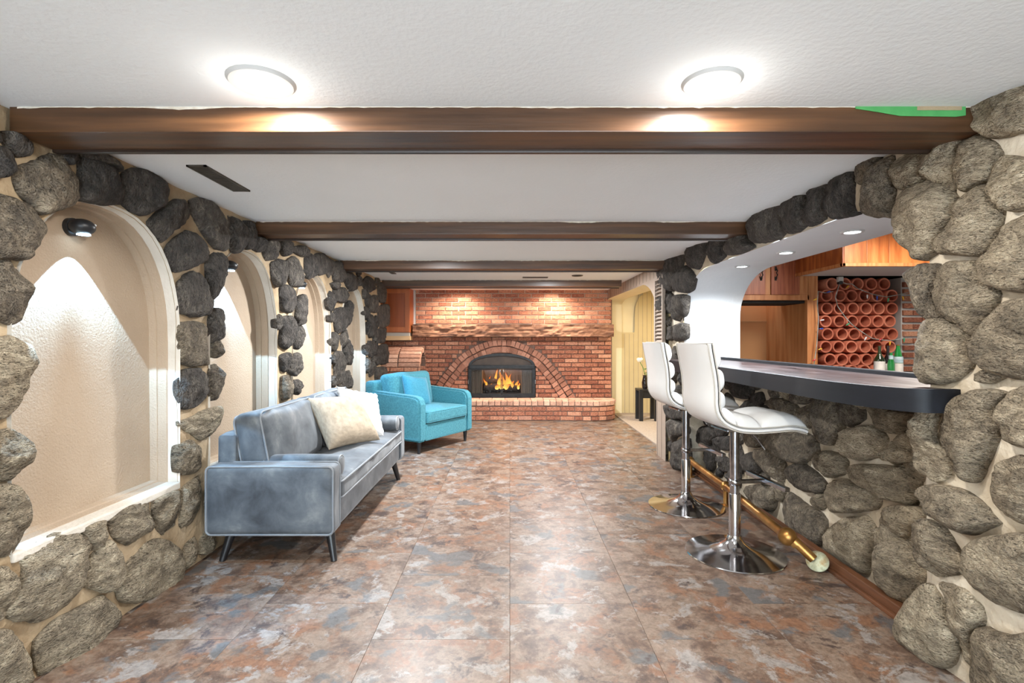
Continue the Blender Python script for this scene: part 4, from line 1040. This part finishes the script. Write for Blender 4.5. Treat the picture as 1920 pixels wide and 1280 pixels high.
# plant table
pt = thing('plant_table', 'small dark table in the corridor holding a white flower', 'table', (2.17, 8.2, 0.012))
link('tabletop', box(-0.13, 0.17, -0.15, 0.15, 0.47, 0.50, S['black'], 0.004), pt)
for sx in (-0.10, 0.14):
    for sy in (-0.12, 0.12): link('leg', box(sx-0.028, sx+0.028, sy-0.028, sy+0.028, 0, 0.47, S['black'], 0.003), pt)
link('apron', box(-0.09, 0.13, -0.125, -0.11, 0.36, 0.47, S['black']), pt)
pv = thing('flower_vase', 'white rose with green leaves in a dark vase on the corridor table', 'plant', (2.15, 8.15, 0.512))
link('vase', lathe([(0.03, 0), (0.045, 0.03), (0.05, 0.10), (0.035, 0.17), (0.028, 0.20), (0.034, 0.22)], S['dark_glass'], 20), pv)
link('stem', tube([(0, 0, 0.05), (0.0, 0, 0.22), (-0.03, 0, 0.34), (-0.08, 0, 0.43)], 0.005, S['leaf'], 6), pv)
for k in range(9):
    a = k*2.4; rr = 0.012+0.0035*k
    V, F = [], []
    for i in range(5):
        for j in range(5):
            u = (j/4-0.5)*1.5+a; t = i/4; R_ = rr+0.022*math.sin(t*PI*0.6)
            V.append((-0.08+R_*math.cos(u), R_*math.sin(u), 0.43+0.07*t*(1-0.04*k)))
    for i in range(4):
        for j in range(4): F.append((i*5+j, i*5+j+1, i*5+j+6, i*5+j+5))
    link('petal', mesh(V, F, S['petal'], True), pv)
for k, (dx, dy, z0, L_) in enumerate([(0.05, -0.03, 0.25, 0.13), (0.03, 0.04, 0.3, 0.12), (0.07, 0.0, 0.31, 0.14), (0.0, -0.05, 0.23, 0.1), (0.05, 0.03, 0.2, 0.12)]):
    V, F = [], []; a = math.atan2(dy, dx)
    for i in range(7):
        t = i/6; w_ = 0.035*math.sin(PI*min(1, t+0.05))+0.001; px, pz = t*L_, z0+0.05*t-0.05*t*t
        for s in (-1, 0, 1): V.append((px*math.cos(a)-s*w_*math.sin(a), px*math.sin(a)+s*w_*math.cos(a), pz+abs(s)*0.008))
    for i in range(6):
        for j in range(2): F.append((i*3+j, i*3+j+1, i*3+j+4, i*3+j+3))
    link('leaf', mesh(V, F, S['leaf'], True), pv)

# ------------------------------------------------------------------ bar counter
ct = thing('bar_counter', 'long dark bar counter top with black front edge on the stone bar', 'counter', (1.75, 3.5, 1.107))
top = [(2.09, 2.02), (2.09, 5.03), (1.45, 5.03), (1.45, 2.45)]+[(1.45+0.17*(1-math.cos(PI/2*k/14)), 2.45-0.495*math.sin(PI/2*k/14)) for k in range(1, 15)]+[(1.75, 1.955), (1.95, 1.97)]
wpart('top_board', prism([(a+(0.004 if a < 1.8 else 0), b+(0.004 if b < 2.2 and a < 2.0 else 0)) for a, b in top], 'z', 1.02, 1.105, S['counter']), ct)
def band(path, th, z0, z1, m):
    P = [Vector(p) for p in path]; n = len(P); out = []
    for i, p in enumerate(P):
        t = (P[min(n-1, i+1)]-P[max(0, i-1)]).normalized(); out.append((p, p+Vector((t.y, -t.x))*th))
    V = []; F = []
    for a, b in out: V += [(a.x, a.y, z0), (a.x, a.y, z1), (b.x, b.y, z1), (b.x, b.y, z0)]
    for i in range(n-1):
        for q in range(4): F.append((i*4+q, i*4+(q+1)%4, i*4+4+(q+1)%4, i*4+4+q))
    F += [(0,1,2,3), (n*4-4, n*4-3, n*4-2, n*4-1)]
    return fixn(mesh(V, F, m, True))
o = wpart('front_edge', band(top[2:], -0.022, 1.018, 1.109, S['counter_edge']), ct); o['label'] = 'black front edge board'
o = wpart('rear_lip', box(2.055, 2.10, 2.10, 5.03, 1.10, 1.128, S['counter_edge'], 0.004), ct); o['label'] = 'raised black lip'
bb = link('baseboard_right', box(1.80, 1.845, 2.36, 5.0, 0, 0.065, S['wood_trim'], 0.006)); tag(bb, 'brown wooden base trim along the foot of the stone bar', 'baseboard', kind='structure')
link('shoe_mould', box(1.78, 1.80, 2.36, 5.0, 0, 0.022, S['wood_trim'], 0.006), bb)
# brass foot rail
rl = thing('foot_rail', 'aged brass foot rail running along the base of the stone bar', 'rail', (1.64, 4.0, 0))
rp = [(1.72, 5.02, 0.15), (1.70, 4.6, 0.15), (1.69, 4.01, 0.15), (1.62, 3.02, 0.15)]
wpart('pipe', tube(rp, 0.027, S['brass'], 18), rl)
def ball(x, y, z, r, sz=1.0):
    bm = bmesh.new(); bmesh.ops.create_uvsphere(bm, u_segments=24, v_segments=16, radius=r)
    for v in bm.verts: v.co = Vector((v.co.x+x, v.co.y*sz+y, v.co.z+z))
    me = bpy.data.meshes.new('ball'); bm.to_mesh(me); bm.free(); me.materials.append(S['brass']); me.polygons.foreach_set('use_smooth', [True]*len(me.polygons)); return me
wpart('elbow_ball', ball(1.62, 2.99, 0.15, 0.052), rl)
wpart('elbow_pipe', tube([(1.62, 2.99, 0.15), (1.655, 2.955, 0.125), (1.72, 2.90, 0.055)], 0.027, S['brass'], 18), rl)
wpart('collar', tube([(1.646, 2.965, 0.130), (1.660, 2.953, 0.116)], 0.033, S['brass'], 18), rl)
fm = lathe([(0.031, 0.012), (0.046, 0.010), (0.058, 0.004), (0.058, -0.004), (0.03, -0.006)], S['patina'], 28)
o = link('flange', fm, rl, Vector((1.735, 2.888, 0.048))-rl.location, (math.radians(35), math.radians(-40), 0)); o['label'] = 'flange with green patina'
for (x, y) in ((1.69, 4.01), (1.71, 4.85)):
    wpart('bracket_ball', ball(x, y, 0.15, 0.040), rl)
    wpart('bracket_post', tube([(x, y, 0.14), (x, y, 0.0)], 0.018, S['brass'], 14), rl)
    wpart('bracket_foot', lathe([(0.04, 0), (0.04, 0.006), (0.02, 0.012)], S['brass'], 20, loc=(x, y, 0)), rl)

# ------------------------------------------------------------------ back of the bar
YF = 6.0
wbb = link('wall_bar_back', box(3.505, 5.3, 6.42, 6.45, 0, 2.45, S['dark'])); tag(wbb, 'back wall of the bar behind the clay pipe wine rack', 'wall', kind='structure')
tag(link('wall_bar_right', box(5.3, 5.33, 1.0, 6.45, 0, 2.5, S['white'])), 'right wall of the bar room', 'wall', kind='structure')
tag(link('wall_bar_near', box(2.27, 5.3, 1.0, 1.03, 0, 2.5, S['white'])), 'near wall of the bar room', 'wall', kind='structure')
fu = thing('fridge_surround', 'tall wooden surround with empty fridge alcove and cupboard above', 'cabinet', (3.0, 6.4, 0))
wpart('back_panel', box(2.30, 3.50, 6.94, 6.96, 0, 2.3, S['board']), fu)
wpart('side_panel', box(3.477, 3.50, 6.02, 6.94, 0, 1.76, S['ply']), fu)
wpart('left_panel', box(2.275, 2.30, 6.0, 6.94, 0, 2.3, S['ply']), fu)
wpart('shadow_line', box(2.30, 3.477, 6.925, 6.94, 1.54, 1.548, S['lightwood']), fu)  # thin strip standing in for a shadow line across the back panel
wpart('post', box(3.478, 3.60, 5.985, 6.10, 0, 2.045, S['frame'], 0.004), fu)
wpart('cupboard_box', box(2.30, 3.49, 6.02, 6.6, 1.765, 2.4, S['frame']), fu)
o = wpart('rail_lower', box(2.28, 3.50, 5.985, 6.03, 1.757, 1.82, S['frame'], 0.003), fu)
wpart('gap_shade', box(2.30, 3.47, 6.03, 6.5, 1.725, 1.765, S['dark']), fu)  # solid black box paints the shade of the gap below the cupboard
for (a, b) in ((2.28, 2.40), (2.985, 3.045), (3.385, 3.49)): wpart('stile', box(a, b, 5.985, 6.02, 1.82, 2.4, S['frame'], 0.003), fu)
for s, (a, b) in ((1, (2.40, 2.985)), (-1, (3.045, 3.385))):
    d = wpart('door', box(a+0.004, b-0.004, 5.972, 5.99, 1.822, 2.4, S['cherry'], 0.003), fu)
    hx = b-0.055 if s == 1 else a+0.055
    hm = join([tube([(hx, 5.972, 2.13), (hx, 5.945, 2.12)]+[(hx+0.006*math.sin(k*1.6), 5.94+0.006*math.cos(k*1.6), 2.11-0.012*k) for k in range(8)]+[(hx, 5.945, 2.01), (hx, 5.972, 2.0)], 0.006, S['iron'], 6), box(hx-0.012, hx+0.012, 5.966, 5.973, 2.10, 2.15, S['iron'], 0.003), box(hx-0.012, hx+0.012, 5.966, 5.973, 1.985, 2.03, S['iron'], 0.003)])
    link('handle', hm, d)
# boxed bulkhead with planks
bh = thing('plank_bulkhead', 'boxed bulkhead of knotty vertical planks hanging over the wine rack', 'bulkhead', (4.3, 5.5, 2.04))
wpart('underside', box(3.36, 5.28, 5.15, 5.98, 2.040, 2.050, S['white']), bh)
x = 3.35
while x < 5.25:
    wv = [0.105, 0.26, 0.23, 0.2][int(x*10) % 4]; x2 = min(5.28, x+0.225)
    wpart('plank', box(x+0.0015, x2-0.0015, 5.13, 5.15, 2.065, 2.448, S['plank'], 0.003), bh); x = x2
y = 5.13
while y < 5.95:
    y2 = min(5.98, y+0.225); wpart('plank', box(3.335, 3.35, y+0.0015, y2-0.0015, 2.065, 2.448, S['plank'], 0.003), bh); y = y2
wpart('edge_mould', join([box(3.325, 5.28, 5.12, 5.16, 2.030, 2.065, S['frame'], 0.004), box(3.325, 3.36, 5.12, 5.98, 2.030, 2.065, S['frame'], 0.004)]), bh)
# clay pipe wine rack
wrk = thing('wine_rack', 'wine rack of stacked terracotta clay pipes behind the bar', 'wine rack', (4.1, 6.1, 0.94))
PD = 0.149
pm = []
for k in range(3):
    ro, ri = 0.0725, 0.053
    pm.append(lathe([(ri, 0.30), (ri, 0.02), (ri+0.002, 0.0), (ro-0.002, 0.0), (ro, 0.004), (ro, 0.30)], S['clay'], 24, 'y'))
rows = [(470, [780, 868, 955, 1045, 1130]), (548, [745, 835, 917, 1002, 1090, 1182]), (633, [750, 836, 925, 1010, 1095, 1182]), (718, [742, 833, 920, 1003, 1088, 1170]), (803, [755, 848, 933, 1015, 1100, 1186]), (888, [742, 826, 915, 1002, 1088, 1166]), (973, [770, 848, 932, 1015, 1100, 1186]), (1048, [745, 830, 918, 1002, 1090, 1175])]
pipe_z = []
rp_ = random.Random(2)
for (cy_, xs) in rows:
    for cx_ in xs:
        px, py = 1340+cx_/3.555, 400+cy_/3.555
        X, Z = (px-956)*6.02/960, 1.3-(py-636)*6.02/960
        link('clay_pipe', rp_.choice(pm), wrk, (X-4.1, -0.08+rp_.uniform(-.008, .008), Z-0.94), (rp_.uniform(-.01,.01), rp_.uniform(0, 6.28), rp_.uniform(-.02,.02)))
wbr = thing('brick_pier', 'whitewashed narrow brick pier at the right of the clay pipe rack', 'brick pier', (4.75, 6.2, 0))
wpart('mortar_core', box(4.63, 5.28, 6.06, 6.40, 0, 2.03, S['trimwhite']), wbr)
z = 0.95; r = 0
while z < 2.0:
    x = 4.635-(0.0 if r % 2 else 0.11)
    while x < 5.2:
        x2 = x+0.225; xa = max(4.632, x)
        if x2-xa > 0.04: put_brick(wbr, BM, (xa+x2)/2, 6.05, z, x2-xa-0.016, 0.05, 0.058)
        x = x2
    z += 0.083; r += 1
# back counter with bottles
bc = thing('back_counter', 'low cabinet under the clay pipe rack behind the bar', 'cabinet', (4.4, 5.7, 0))
wpart('worktop', box(3.61, 5.28, 5.35, 5.99, 0.88, 0.915, S['counter_edge'], 0.004), bc)
wpart('body', box(3.62, 5.28, 5.40, 5.99, 0.06, 0.88, S['cherry']), bc)
for k in range(3):
    d = wpart('door', box(3.65+0.54*k, 4.16+0.54*k, 5.382, 5.40, 0.09, 0.86, S['cherry'], 0.004), bc)
    link('handle', box(4.1+0.54*k, 4.12+0.54*k, 5.365, 5.382, 0.6, 0.72, S['iron'], 0.003), d)
wpart('rack_base', box(3.61, 4.64, 5.99, 6.40, 0.0, 0.62, S['cherry']), bc)
def bottle(name, label, x, y, prof, gm, labels, cap=None):
    t = thing(name, label, 'bottle', (x, y, 0.915), group='bottles behind the bar')
    link('glass_body', lathe(prof, S[gm], 24), t)
    for (z0, z1, r, lm) in labels: link('paper_label', lathe([(r, z0), (r, z1)], S[lm], 24), t)
    if cap: link('cap', lathe([(cap[0], cap[1]), (cap[0], cap[2])], S['black' if len(cap) < 4 else cap[3]], 16), t)
wine = lambda H, r: [(r, 0.0), (r, H*0.50), (r*0.92, H*0.56), (r*0.5, H*0.68), (0.015, H*0.76), (0.014, H*0.97), (0.017, H*0.975), (0.017, H)]
m_ = 5.5/960
bottle('wine_bottle', 'dark olive wine bottle with a white label, leftmost of the bottles', (1649-956)*m_, 5.5, wine(0.315, 0.052), 'olive_glass', [(0.02, 0.15, 0.0525, 'label')])
bottle('wine_bottle', 'tall near-black wine bottle behind the small green bottle', (1666-956)*m_*1.02, 5.62, wine(0.315, 0.040), 'dark_glass', [(0.04, 0.12, 0.0405, 'label')])
bottle('beer_bottle', 'small bright green bottle with a blue neck label', (1671-956)*m_*0.985, 5.42, [(0.033, 0), (0.033, 0.125), (0.028, 0.155), (0.018, 0.185), (0.014, 0.23), (0.015, 0.235), (0.015, 0.245)], 'green_glass', [(0.175, 0.215, 0.0215, 'label_b')])
bottle('mineral_bottle', 'tall green bottle with a pale striped label, rightmost of the bottles', (1684-956)*m_, 5.5, [(0.046, 0), (0.046, 0.12), (0.040, 0.19), (0.028, 0.25), (0.018, 0.29), (0.017, 0.325)], 'green_glass', [(0.03, 0.13, 0.0465, 'label'), (0.135, 0.20, 0.0455, 'label_b')], (0.018, 0.317, 0.327, 'brass'))
# string lights
sl = thing('string_lights', 'string of coloured mini lights draped over the clay pipe rack', 'string lights', (4.1, 5.93, 1.5))
def cp(x, y, Y=5.925): px, py = 1340+x/3.555, 400+y/3.555; return Vector(((px-956)*Y/960, Y, 1.3-(py-636)*Y/960))-sl.location
for P in ([(830,450),(880,470),(915,470),(950,497),(1000,520),(1050,537),(1100,549),(1150,555),(1200,547),(1290,528)], [(790,520),(740,530),(690,520),(684,600),(692,700),(686,800),(680,880),(668,960),(662,1010)], [(835,455),(805,560),(820,620),(870,690),(910,735),(960,775),(1005,805),(1050,832),(1100,842),(1180,846),(1290,828)]):
    link('wire', tube([cp(*p) for p in P], 0.0045, S['wire'], 6), sl)
link('plug', box(*[c for a, b in zip(cp(835, 440), (0.03, 0.02, 0.03)) for c in (a-b, a+b)], S['trimwhite'], 0.006), sl)
link('adapter', box(*[c for a, b in zip(cp(835, 460), (0.025, 0.02, 0.022)) for c in (a-b, a+b)], S['black'], 0.006), sl)
bmesh_b = {k: lathe([(0.003, 0.016), (0.008, 0.012), (0.009, 0.0), (0.006, -0.022), (0.001, -0.034)], BULB[k], 12) for k in BULB}
for (x, y, c, rx) in [(1015,550,'white',0),(1080,560,'blue',0),(1155,572,'green',0.2),(1252,560,'yellow',-0.3),(718,710,'white',1.4),(712,768,'blue',1.5),(705,903,'yellow',1.3),(888,737,'green',1.0),(1005,830,'white',0.5),(1105,838,'red',0.8),(1166,862,'yellow',0.1),(672,572,'yellow',1.2),(885,487,'yellow',0.8),(760,522,'blue',1.2),(1260,840,'green',0),(664,975,'red',1)]:
    link('bulb', bmesh_b[c], sl, cp(x, y)+Vector((0, -0.006, 0)), (0, rx, 0))

# ------------------------------------------------------------------ bar stools
def make_stool(label):
    t = thing('bar_stool', label, 'bar stool', (0,0,0), group='white bar stools at the counter')
    link('base', lathe([(0.283, 0.0), (0.286, 0.004), (0.283, 0.009), (0.22, 0.018), (0.15, 0.030), (0.09, 0.050), (0.055, 0.078), (0.042, 0.105), (0.038, 0.115)], S['chrome'], 64), t)
    link('lower_column', lathe([(0.034, 0.10), (0.034, 0.36), (0.031, 0.368)], S['chrome'], 32), t)
    link('upper_column', lathe([(0.027, 0.33), (0.027, 0.765)], S['chrome_b'], 32), t)
    link('seat_plate', box(-0.10, 0.10, -0.10, 0.10, 0.755, 0.768, S['chrome_b'], 0.004), t)
    fr = link('footrest', join([box(0.02, 0.20, -0.014, 0.014, 0.425, 0.447, S['chrome_b'], 0.003), box(0.19, 0.222, -0.20, 0.20, 0.423, 0.449, S['chrome_b'], 0.003), lathe([(0.034, 0.418), (0.034, 0.454)], S['chrome_b'], 24)]), t)
    link('lever', tube([(0.05, -0.05, 0.75), (0.075, -0.10, 0.72), (0.10, -0.15, 0.66)], 0.004, S['chrome_b'], 6), t)
    out = [(-0.280,1.272),(-0.272,1.22),(-0.259,1.15),(-0.246,1.08),(-0.239,1.0),(-0.238,0.93),(-0.224,0.87),(-0.182,0.815),(-0.10,0.775),(0.0,0.762),(0.13,0.766),(0.22,0.772),(0.285,0.765),(0.32,0.752)]
    P = []
    for i in range(len(out)-1):
        a, b, c, d = [Vector(out[max(0, min(len(out)-1, i+k))]) for k in (-1, 0, 1, 2)]
        for k in range(6):
            q = k/6; P.append(0.5*((2*b)+(c-a)*q+(2*a-5*b+4*c-d)*q*q+(3*b-a-3*c+d)*q**3))
    P.append(Vector(out[-1])); N = len(P)
    T = [(P[min(N-1, i+1)]-P[max(0, i-1)]).normalized() for i in range(N)]; NN = [Vector((-t_.y, t_.x)) for t_ in T]   # towards the sitter
    def shell(o0, o1, hwid, i0, i1, m, rnd_=0.012, edge=0.02):
        V, F = [], []; sec = []
        for y, k in ((-hwid, 0.35), (-hwid, 0.65), (-hwid+edge, 1), (0, 1), (hwid-edge, 1), (hwid, 0.65), (hwid, 0.35), (hwid-edge, 0), (0, 0), (-hwid+edge, 0)): sec.append((y, k))
        idx = list(range(i0, i1+1))
        for q, i in enumerate(idx):
            e = 1
            for (y, k) in sec:
                p = P[i]+NN[i]*(o0+(o1-o0)*k); V.append((p.x, y, p.y))
        n = len(sec)
        for q in range(len(idx)-1):
            for j in range(n): F.append((q*n+j, q*n+(j+1)%n, (q+1)*n+(j+1)%n, (q+1)*n+j))
        F.append(tuple(range(n))); F.append(tuple((len(idx)-1)*n+j for j in range(n)))
        return fixn(mesh(V, F, m, True))
    link('shell', shell(0, 0.034, 0.208, 0, N-1, S['leather']), t)
    for off in (0.004, 0.034):
        path = [(P[i]+NN[i]*off, 0.206) for i in range(N)]
        pts = [(p.x, y, p.y) for p, y in path]+[(p.x, -y, p.y) for p, y in reversed(path)]
        link('piping', tube(pts, 0.0035, S['leather_s'], 6, closed=True), t)
    # padded channels: four on the back, three on the seat
    Ls = [0]
    for i in range(N-1): Ls.append(Ls[-1]+(P[i+1]-P[i]).length)
    def at(s):
        for i in range(N-1):
            if Ls[i+1] >= s: 
                f = (s-Ls[i])/(Ls[i+1]-Ls[i]); return P[i].lerp(P[i+1], f), NN[i].lerp(NN[i+1], f)
        return P[-1], NN[-1]
    def pad(s0, s1, th, hwid, tw=1):
        V, F = [], []; na, nb = 14, 20
        for a in range(na+1):
            u = -math.cos(PI*a/na); s = (s0+s1)/2+u*(s1-s0)/2; p, nn_ = at(s)
            for b in range(nb+1):
                v = -math.cos(PI*b/nb)
                k = (max(0, 1-abs(u)**3.0)**0.55)*(max(0, 1-abs(v)**7)**0.5)
                if tw > 1: k *= 1-0.28*math.exp(-((abs(v)-0.36)/0.035)**2)
                q = p+nn_*(0.030+th*k); V.append((q.x, v*hwid, q.y))
        for a in range(na):
            for b in range(nb): F.append((a*(nb+1)+b, a*(nb+1)+b+1, (a+1)*(nb+1)+b+1, (a+1)*(nb+1)+b))
        return fixn(mesh(V, F, S['leather'], True))
    cuts = [0.004, 0.150, 0.272, 0.388]
    for a, b in zip(cuts, cuts[1:]): link('back_pad', pad(a, b, 0.066, 0.204), t)
    cuts = [0.388, 0.56, 0.72, Ls[-1]-0.004]
    for a, b in zip(cuts, cuts[1:]): link('seat_pad', pad(a, b, 0.072, 0.204, 2), t)
    return t
st1 = make_stool('nearer white leather bar stool with round chrome base at the counter')
st1.location = (1.365, 3.11, 0); st1.rotation_euler = (0, 0, math.radians(6))
def copy_tree(o, parent=None):
    c = o.copy(); COL.objects.link(c); c.parent = parent
    for ch in [x for x in bpy.data.objects if x.parent == o]: copy_tree(ch, c)
    return c
bpy.context.view_layer.update()
st2 = copy_tree(st1); st2['label'] = 'farther white leather bar stool, next to the dark far stone pillar'
st2.location = (1.375, 4.0, 0.0); st2.rotation_euler = (0, 0, math.radians(4))

# ------------------------------------------------------------------ sofa
so = thing('sofa', 'grey-blue velvet two-seat sofa with piping against the stone wall', 'sofa', (-1.36, 3.875, 0))
def piping_loop(P, r, m): return tube(P, r, m, 8, closed=True)
def rrect(u0, u1, v0, v1, r, n=6):
    P = []
    for (cx, cy, a0) in ((u1-r, v1-r, 0), (u0+r, v1-r, PI/2), (u0+r, v0+r, PI), (u1-r, v0+r, 1.5*PI)):
        for i in range(n+1):
            a = a0+PI/2*i/n; P.append((cx+r*math.cos(a), cy+r*math.sin(a)))
    return P
for s in (-1, 1):
    y0, y1 = (-0.975, -0.845) if s < 0 else (0.845, 0.975)
    a = link('arm', rbox(-0.37, 0.36, y0, y1, 0.185, 0.58, 0.028, S['velvet'], 0.008, 1, 14, 0.008, 3, both=True, seed=s+3), so)
    for yy in (y0+0.006, y1-0.006):
        link('piping', piping_loop([(u, yy, v) for u, v in rrect(-0.366, 0.356, 0.190, 0.576, 0.03)], 0.006, S['piping']), a)
link('seat_base', rbox(-0.30, 0.345, -0.85, 0.85, 0.19, 0.36, 0.02, S['velvet'], 0.0, 2, 10, 0.004, 3), so)
se = link('seat_cushion', rbox(-0.22, 0.365, -0.845, 0.845, 0.35, 0.465, 0.03, S['velvet'], 0.02, 2, 26, 0.012, 4), so)
for zz in (0.362, 0.455): link('piping', piping_loop([(u, v, zz) for u, v in rrect(-0.216, 0.362, -0.842, 0.842, 0.03)], 0.0055, S['piping']), se)
me = se.data
for v in me.vertices:
    if v.co.z > 0.44:
        for cxs in (-0.02, 0.17):
            v.co.z -= 0.012*math.exp(-((v.co.x-cxs)/0.02)**2)
        for k in range(-3, 4): v.co.z -= 0.012*math.exp(-((v.co.y-k*0.24)/0.022)**2)
bf_ = link('back_frame', rbox(-0.37, -0.25, -0.86, 0.86, 0.19, 0.74, 0.03, S['velvet'], 0.006, 0, 12, 0.006, 3), so)
for k, (y0, y1) in enumerate(((-0.835, -0.01), (0.01, 0.835))):
    me = rbox(-0.10, 0.085, y0, y1, -0.21, 0.21, 0.055, S['velvet'], 0.045, 0, 18, 0.02, 5, seed=k*5)
    c = link('back_cushion', me, so, (-0.165, 0, 0.655), (0, math.radians(-12), 0))
    for xx in (0.072, -0.088):
        link('piping', piping_loop([(xx+0.012*noise.noise(Vector((u*3, v*3, k))), u, v) for u, v in rrect(y0+0.01, y1-0.01, -0.20, 0.20, 0.05)], 0.0055, S['piping']), c)
for sx, sy in ((-0.29, -0.83), (0.29, -0.83), (-0.29, 0.83), (0.29, 0.83)):
    dx, dy = math.copysign(0.035, sx), math.copysign(0.035, sy)
    link('leg', tube([(sx+dx*1.1, sy+dy*1.1, 0), (sx-dx*0.2, sy-dy*0.2, 0.2)], [0.018, 0.03], S['leg'], 18), so)
for s in (-1, 1):
    pr = [(0.02, -0.235), (0.05, -0.23), (0.062, -0.21), (0.066, -0.1), (0.067, 0), (0.066, 0.1), (0.062, 0.21), (0.05, 0.23), (0.02, 0.235)]
    b = thing('bolster_cushion', 'round velvet bolster lying against the far arm of the sofa' if s > 0 else 'round velvet bolster lying against the near arm of the sofa', 'cushion', (-1.245, 3.875+s*0.777, 0.540), group='bolsters on the sofa')
    link('roll', lathe(pr, S['velvet'], 28, 'x'), b)
    for xx in (-0.222, 0.222): link('piping', tube([(xx, 0.060*math.cos(2*PI*i/24), 0.060*math.sin(2*PI*i/24)) for i in range(24)], 0.005, S['piping'], 6, closed=True), b)
def place_pillow(name, label, me, loc, normal_yaw, pitch, roll):
    o = link(name, me); o.location = loc; o.rotation_mode = 'XYZ'
    # local -Y is the front face
    M_ = Matrix.Rotation(normal_yaw, 4, 'Z') @ Matrix.Rotation(pitch, 4, 'X') @ Matrix.Rotation(roll, 4, 'Y')
    o.rotation_euler = M_.to_euler(); return tag(o, label, 'pillow', 'pillows on the sofa')
place_pillow('throw_pillow', 'large beige linen pillow leaning on the sofa, in front of the white one', pillow(0.54, 0.44, 0.15, S['beige'], 3), (-1.285, 3.97, 0.675), math.radians(65), math.radians(-36), math.radians(3))
place_pillow('throw_pillow', 'white cotton pillow with ruffled edge behind the beige pillow', pillow(0.42, 0.42, 0.12, S['whitecloth'], 8, ruffle=0.008), (-1.27, 4.36, 0.68), math.radians(60), math.radians(-30), math.radians(16))

# ------------------------------------------------------------------ armchair (front looks along local -Y)
ac = thing('armchair', 'teal fabric armchair standing askew beside the sofa', 'armchair', (-1.11, 6.37, 0), math.radians(58.7))
W, D = 0.51, 0.43
def arm_prof(): # side outline of an arm in (y, z), front at -D
    return [(-D+0.0, 0.14), (-D-0.0, 0.56), (-D+0.02, 0.615), (-D+0.06, 0.645), (-D+0.12, 0.655), (0, 0.67), (D-0.02, 0.69), (D, 0.67), (D-0.01, 0.14)]
for s in (-1, 1):
    x0, x1 = (-W, -W+0.125) if s < 0 else (W-0.125, W)
    me = prism(arm_prof(), 'x', x0, x1, S['teal'], 0.022)
    link('arm', me, ac)
link('seat_base', rbox(-W+0.12, W-0.12, -D+0.012, D-0.05, 0.14, 0.335, 0.012, S['teal'], 0, 2, 8), ac)
sc_ = link('seat_cushion', rbox(-W+0.128, W-0.128, -D-0.012, D-0.2, 0.338, 0.475, 0.03, S['teal'], 0.022, 2, 18, 0.006, 4), ac)
for zz in (0.349, 0.463): link('piping', tube([(u, v, zz) for u, v in rrect(-W+0.131, W-0.131, -D-0.009, D-0.203, 0.03)], 0.004, S['teal'], 6, closed=True), sc_)
link('back_frame', rbox(-W+0.01, W-0.01, D-0.14, D+0.02, 0.14, 0.80, 0.035, S['teal'], 0.0, 1, 10), ac)
link('back_cushion', rbox(-W+0.13, W-0.13, -0.10, 0.10, -0.24, 0.22, 0.06, S['teal'], -0.05, 1, 18, 0.012, 4, both=True), ac, (0, D-0.21, 0.665), (math.radians(-10), 0, 0))
for sx in (-W+0.07, W-0.07):
    for sy in (-D+0.07, D-0.07): link('leg', tube([(sx, sy, 0), (sx, sy, 0.145)], [0.016, 0.028], S['leg'], 16), ac)
R_ = Matrix.Rotation(math.radians(58.7), 4, 'Z')
pl = link('throw_pillow', pillow(0.42, 0.40, 0.15, S['teal_p'], 21)); pl.location = Vector((-1.11, 6.37, 0))+(R_ @ Vector((-0.05, 0.02, 0.655)))
pl.rotation_euler = (R_ @ Matrix.Rotation(math.radians(-20), 4, 'X') @ Matrix.Rotation(math.radians(8), 4, 'Y')).to_euler()
tag(pl, 'teal pillow leaning against the back of the armchair', 'pillow')

# crisp creases where a smooth surface turns sharply
for me in bpy.data.meshes:
    if me.name.startswith('stone'): continue
    if len(me.polygons) and me.polygons[0].use_smooth: me.set_sharp_from_angle(angle=math.radians(38))
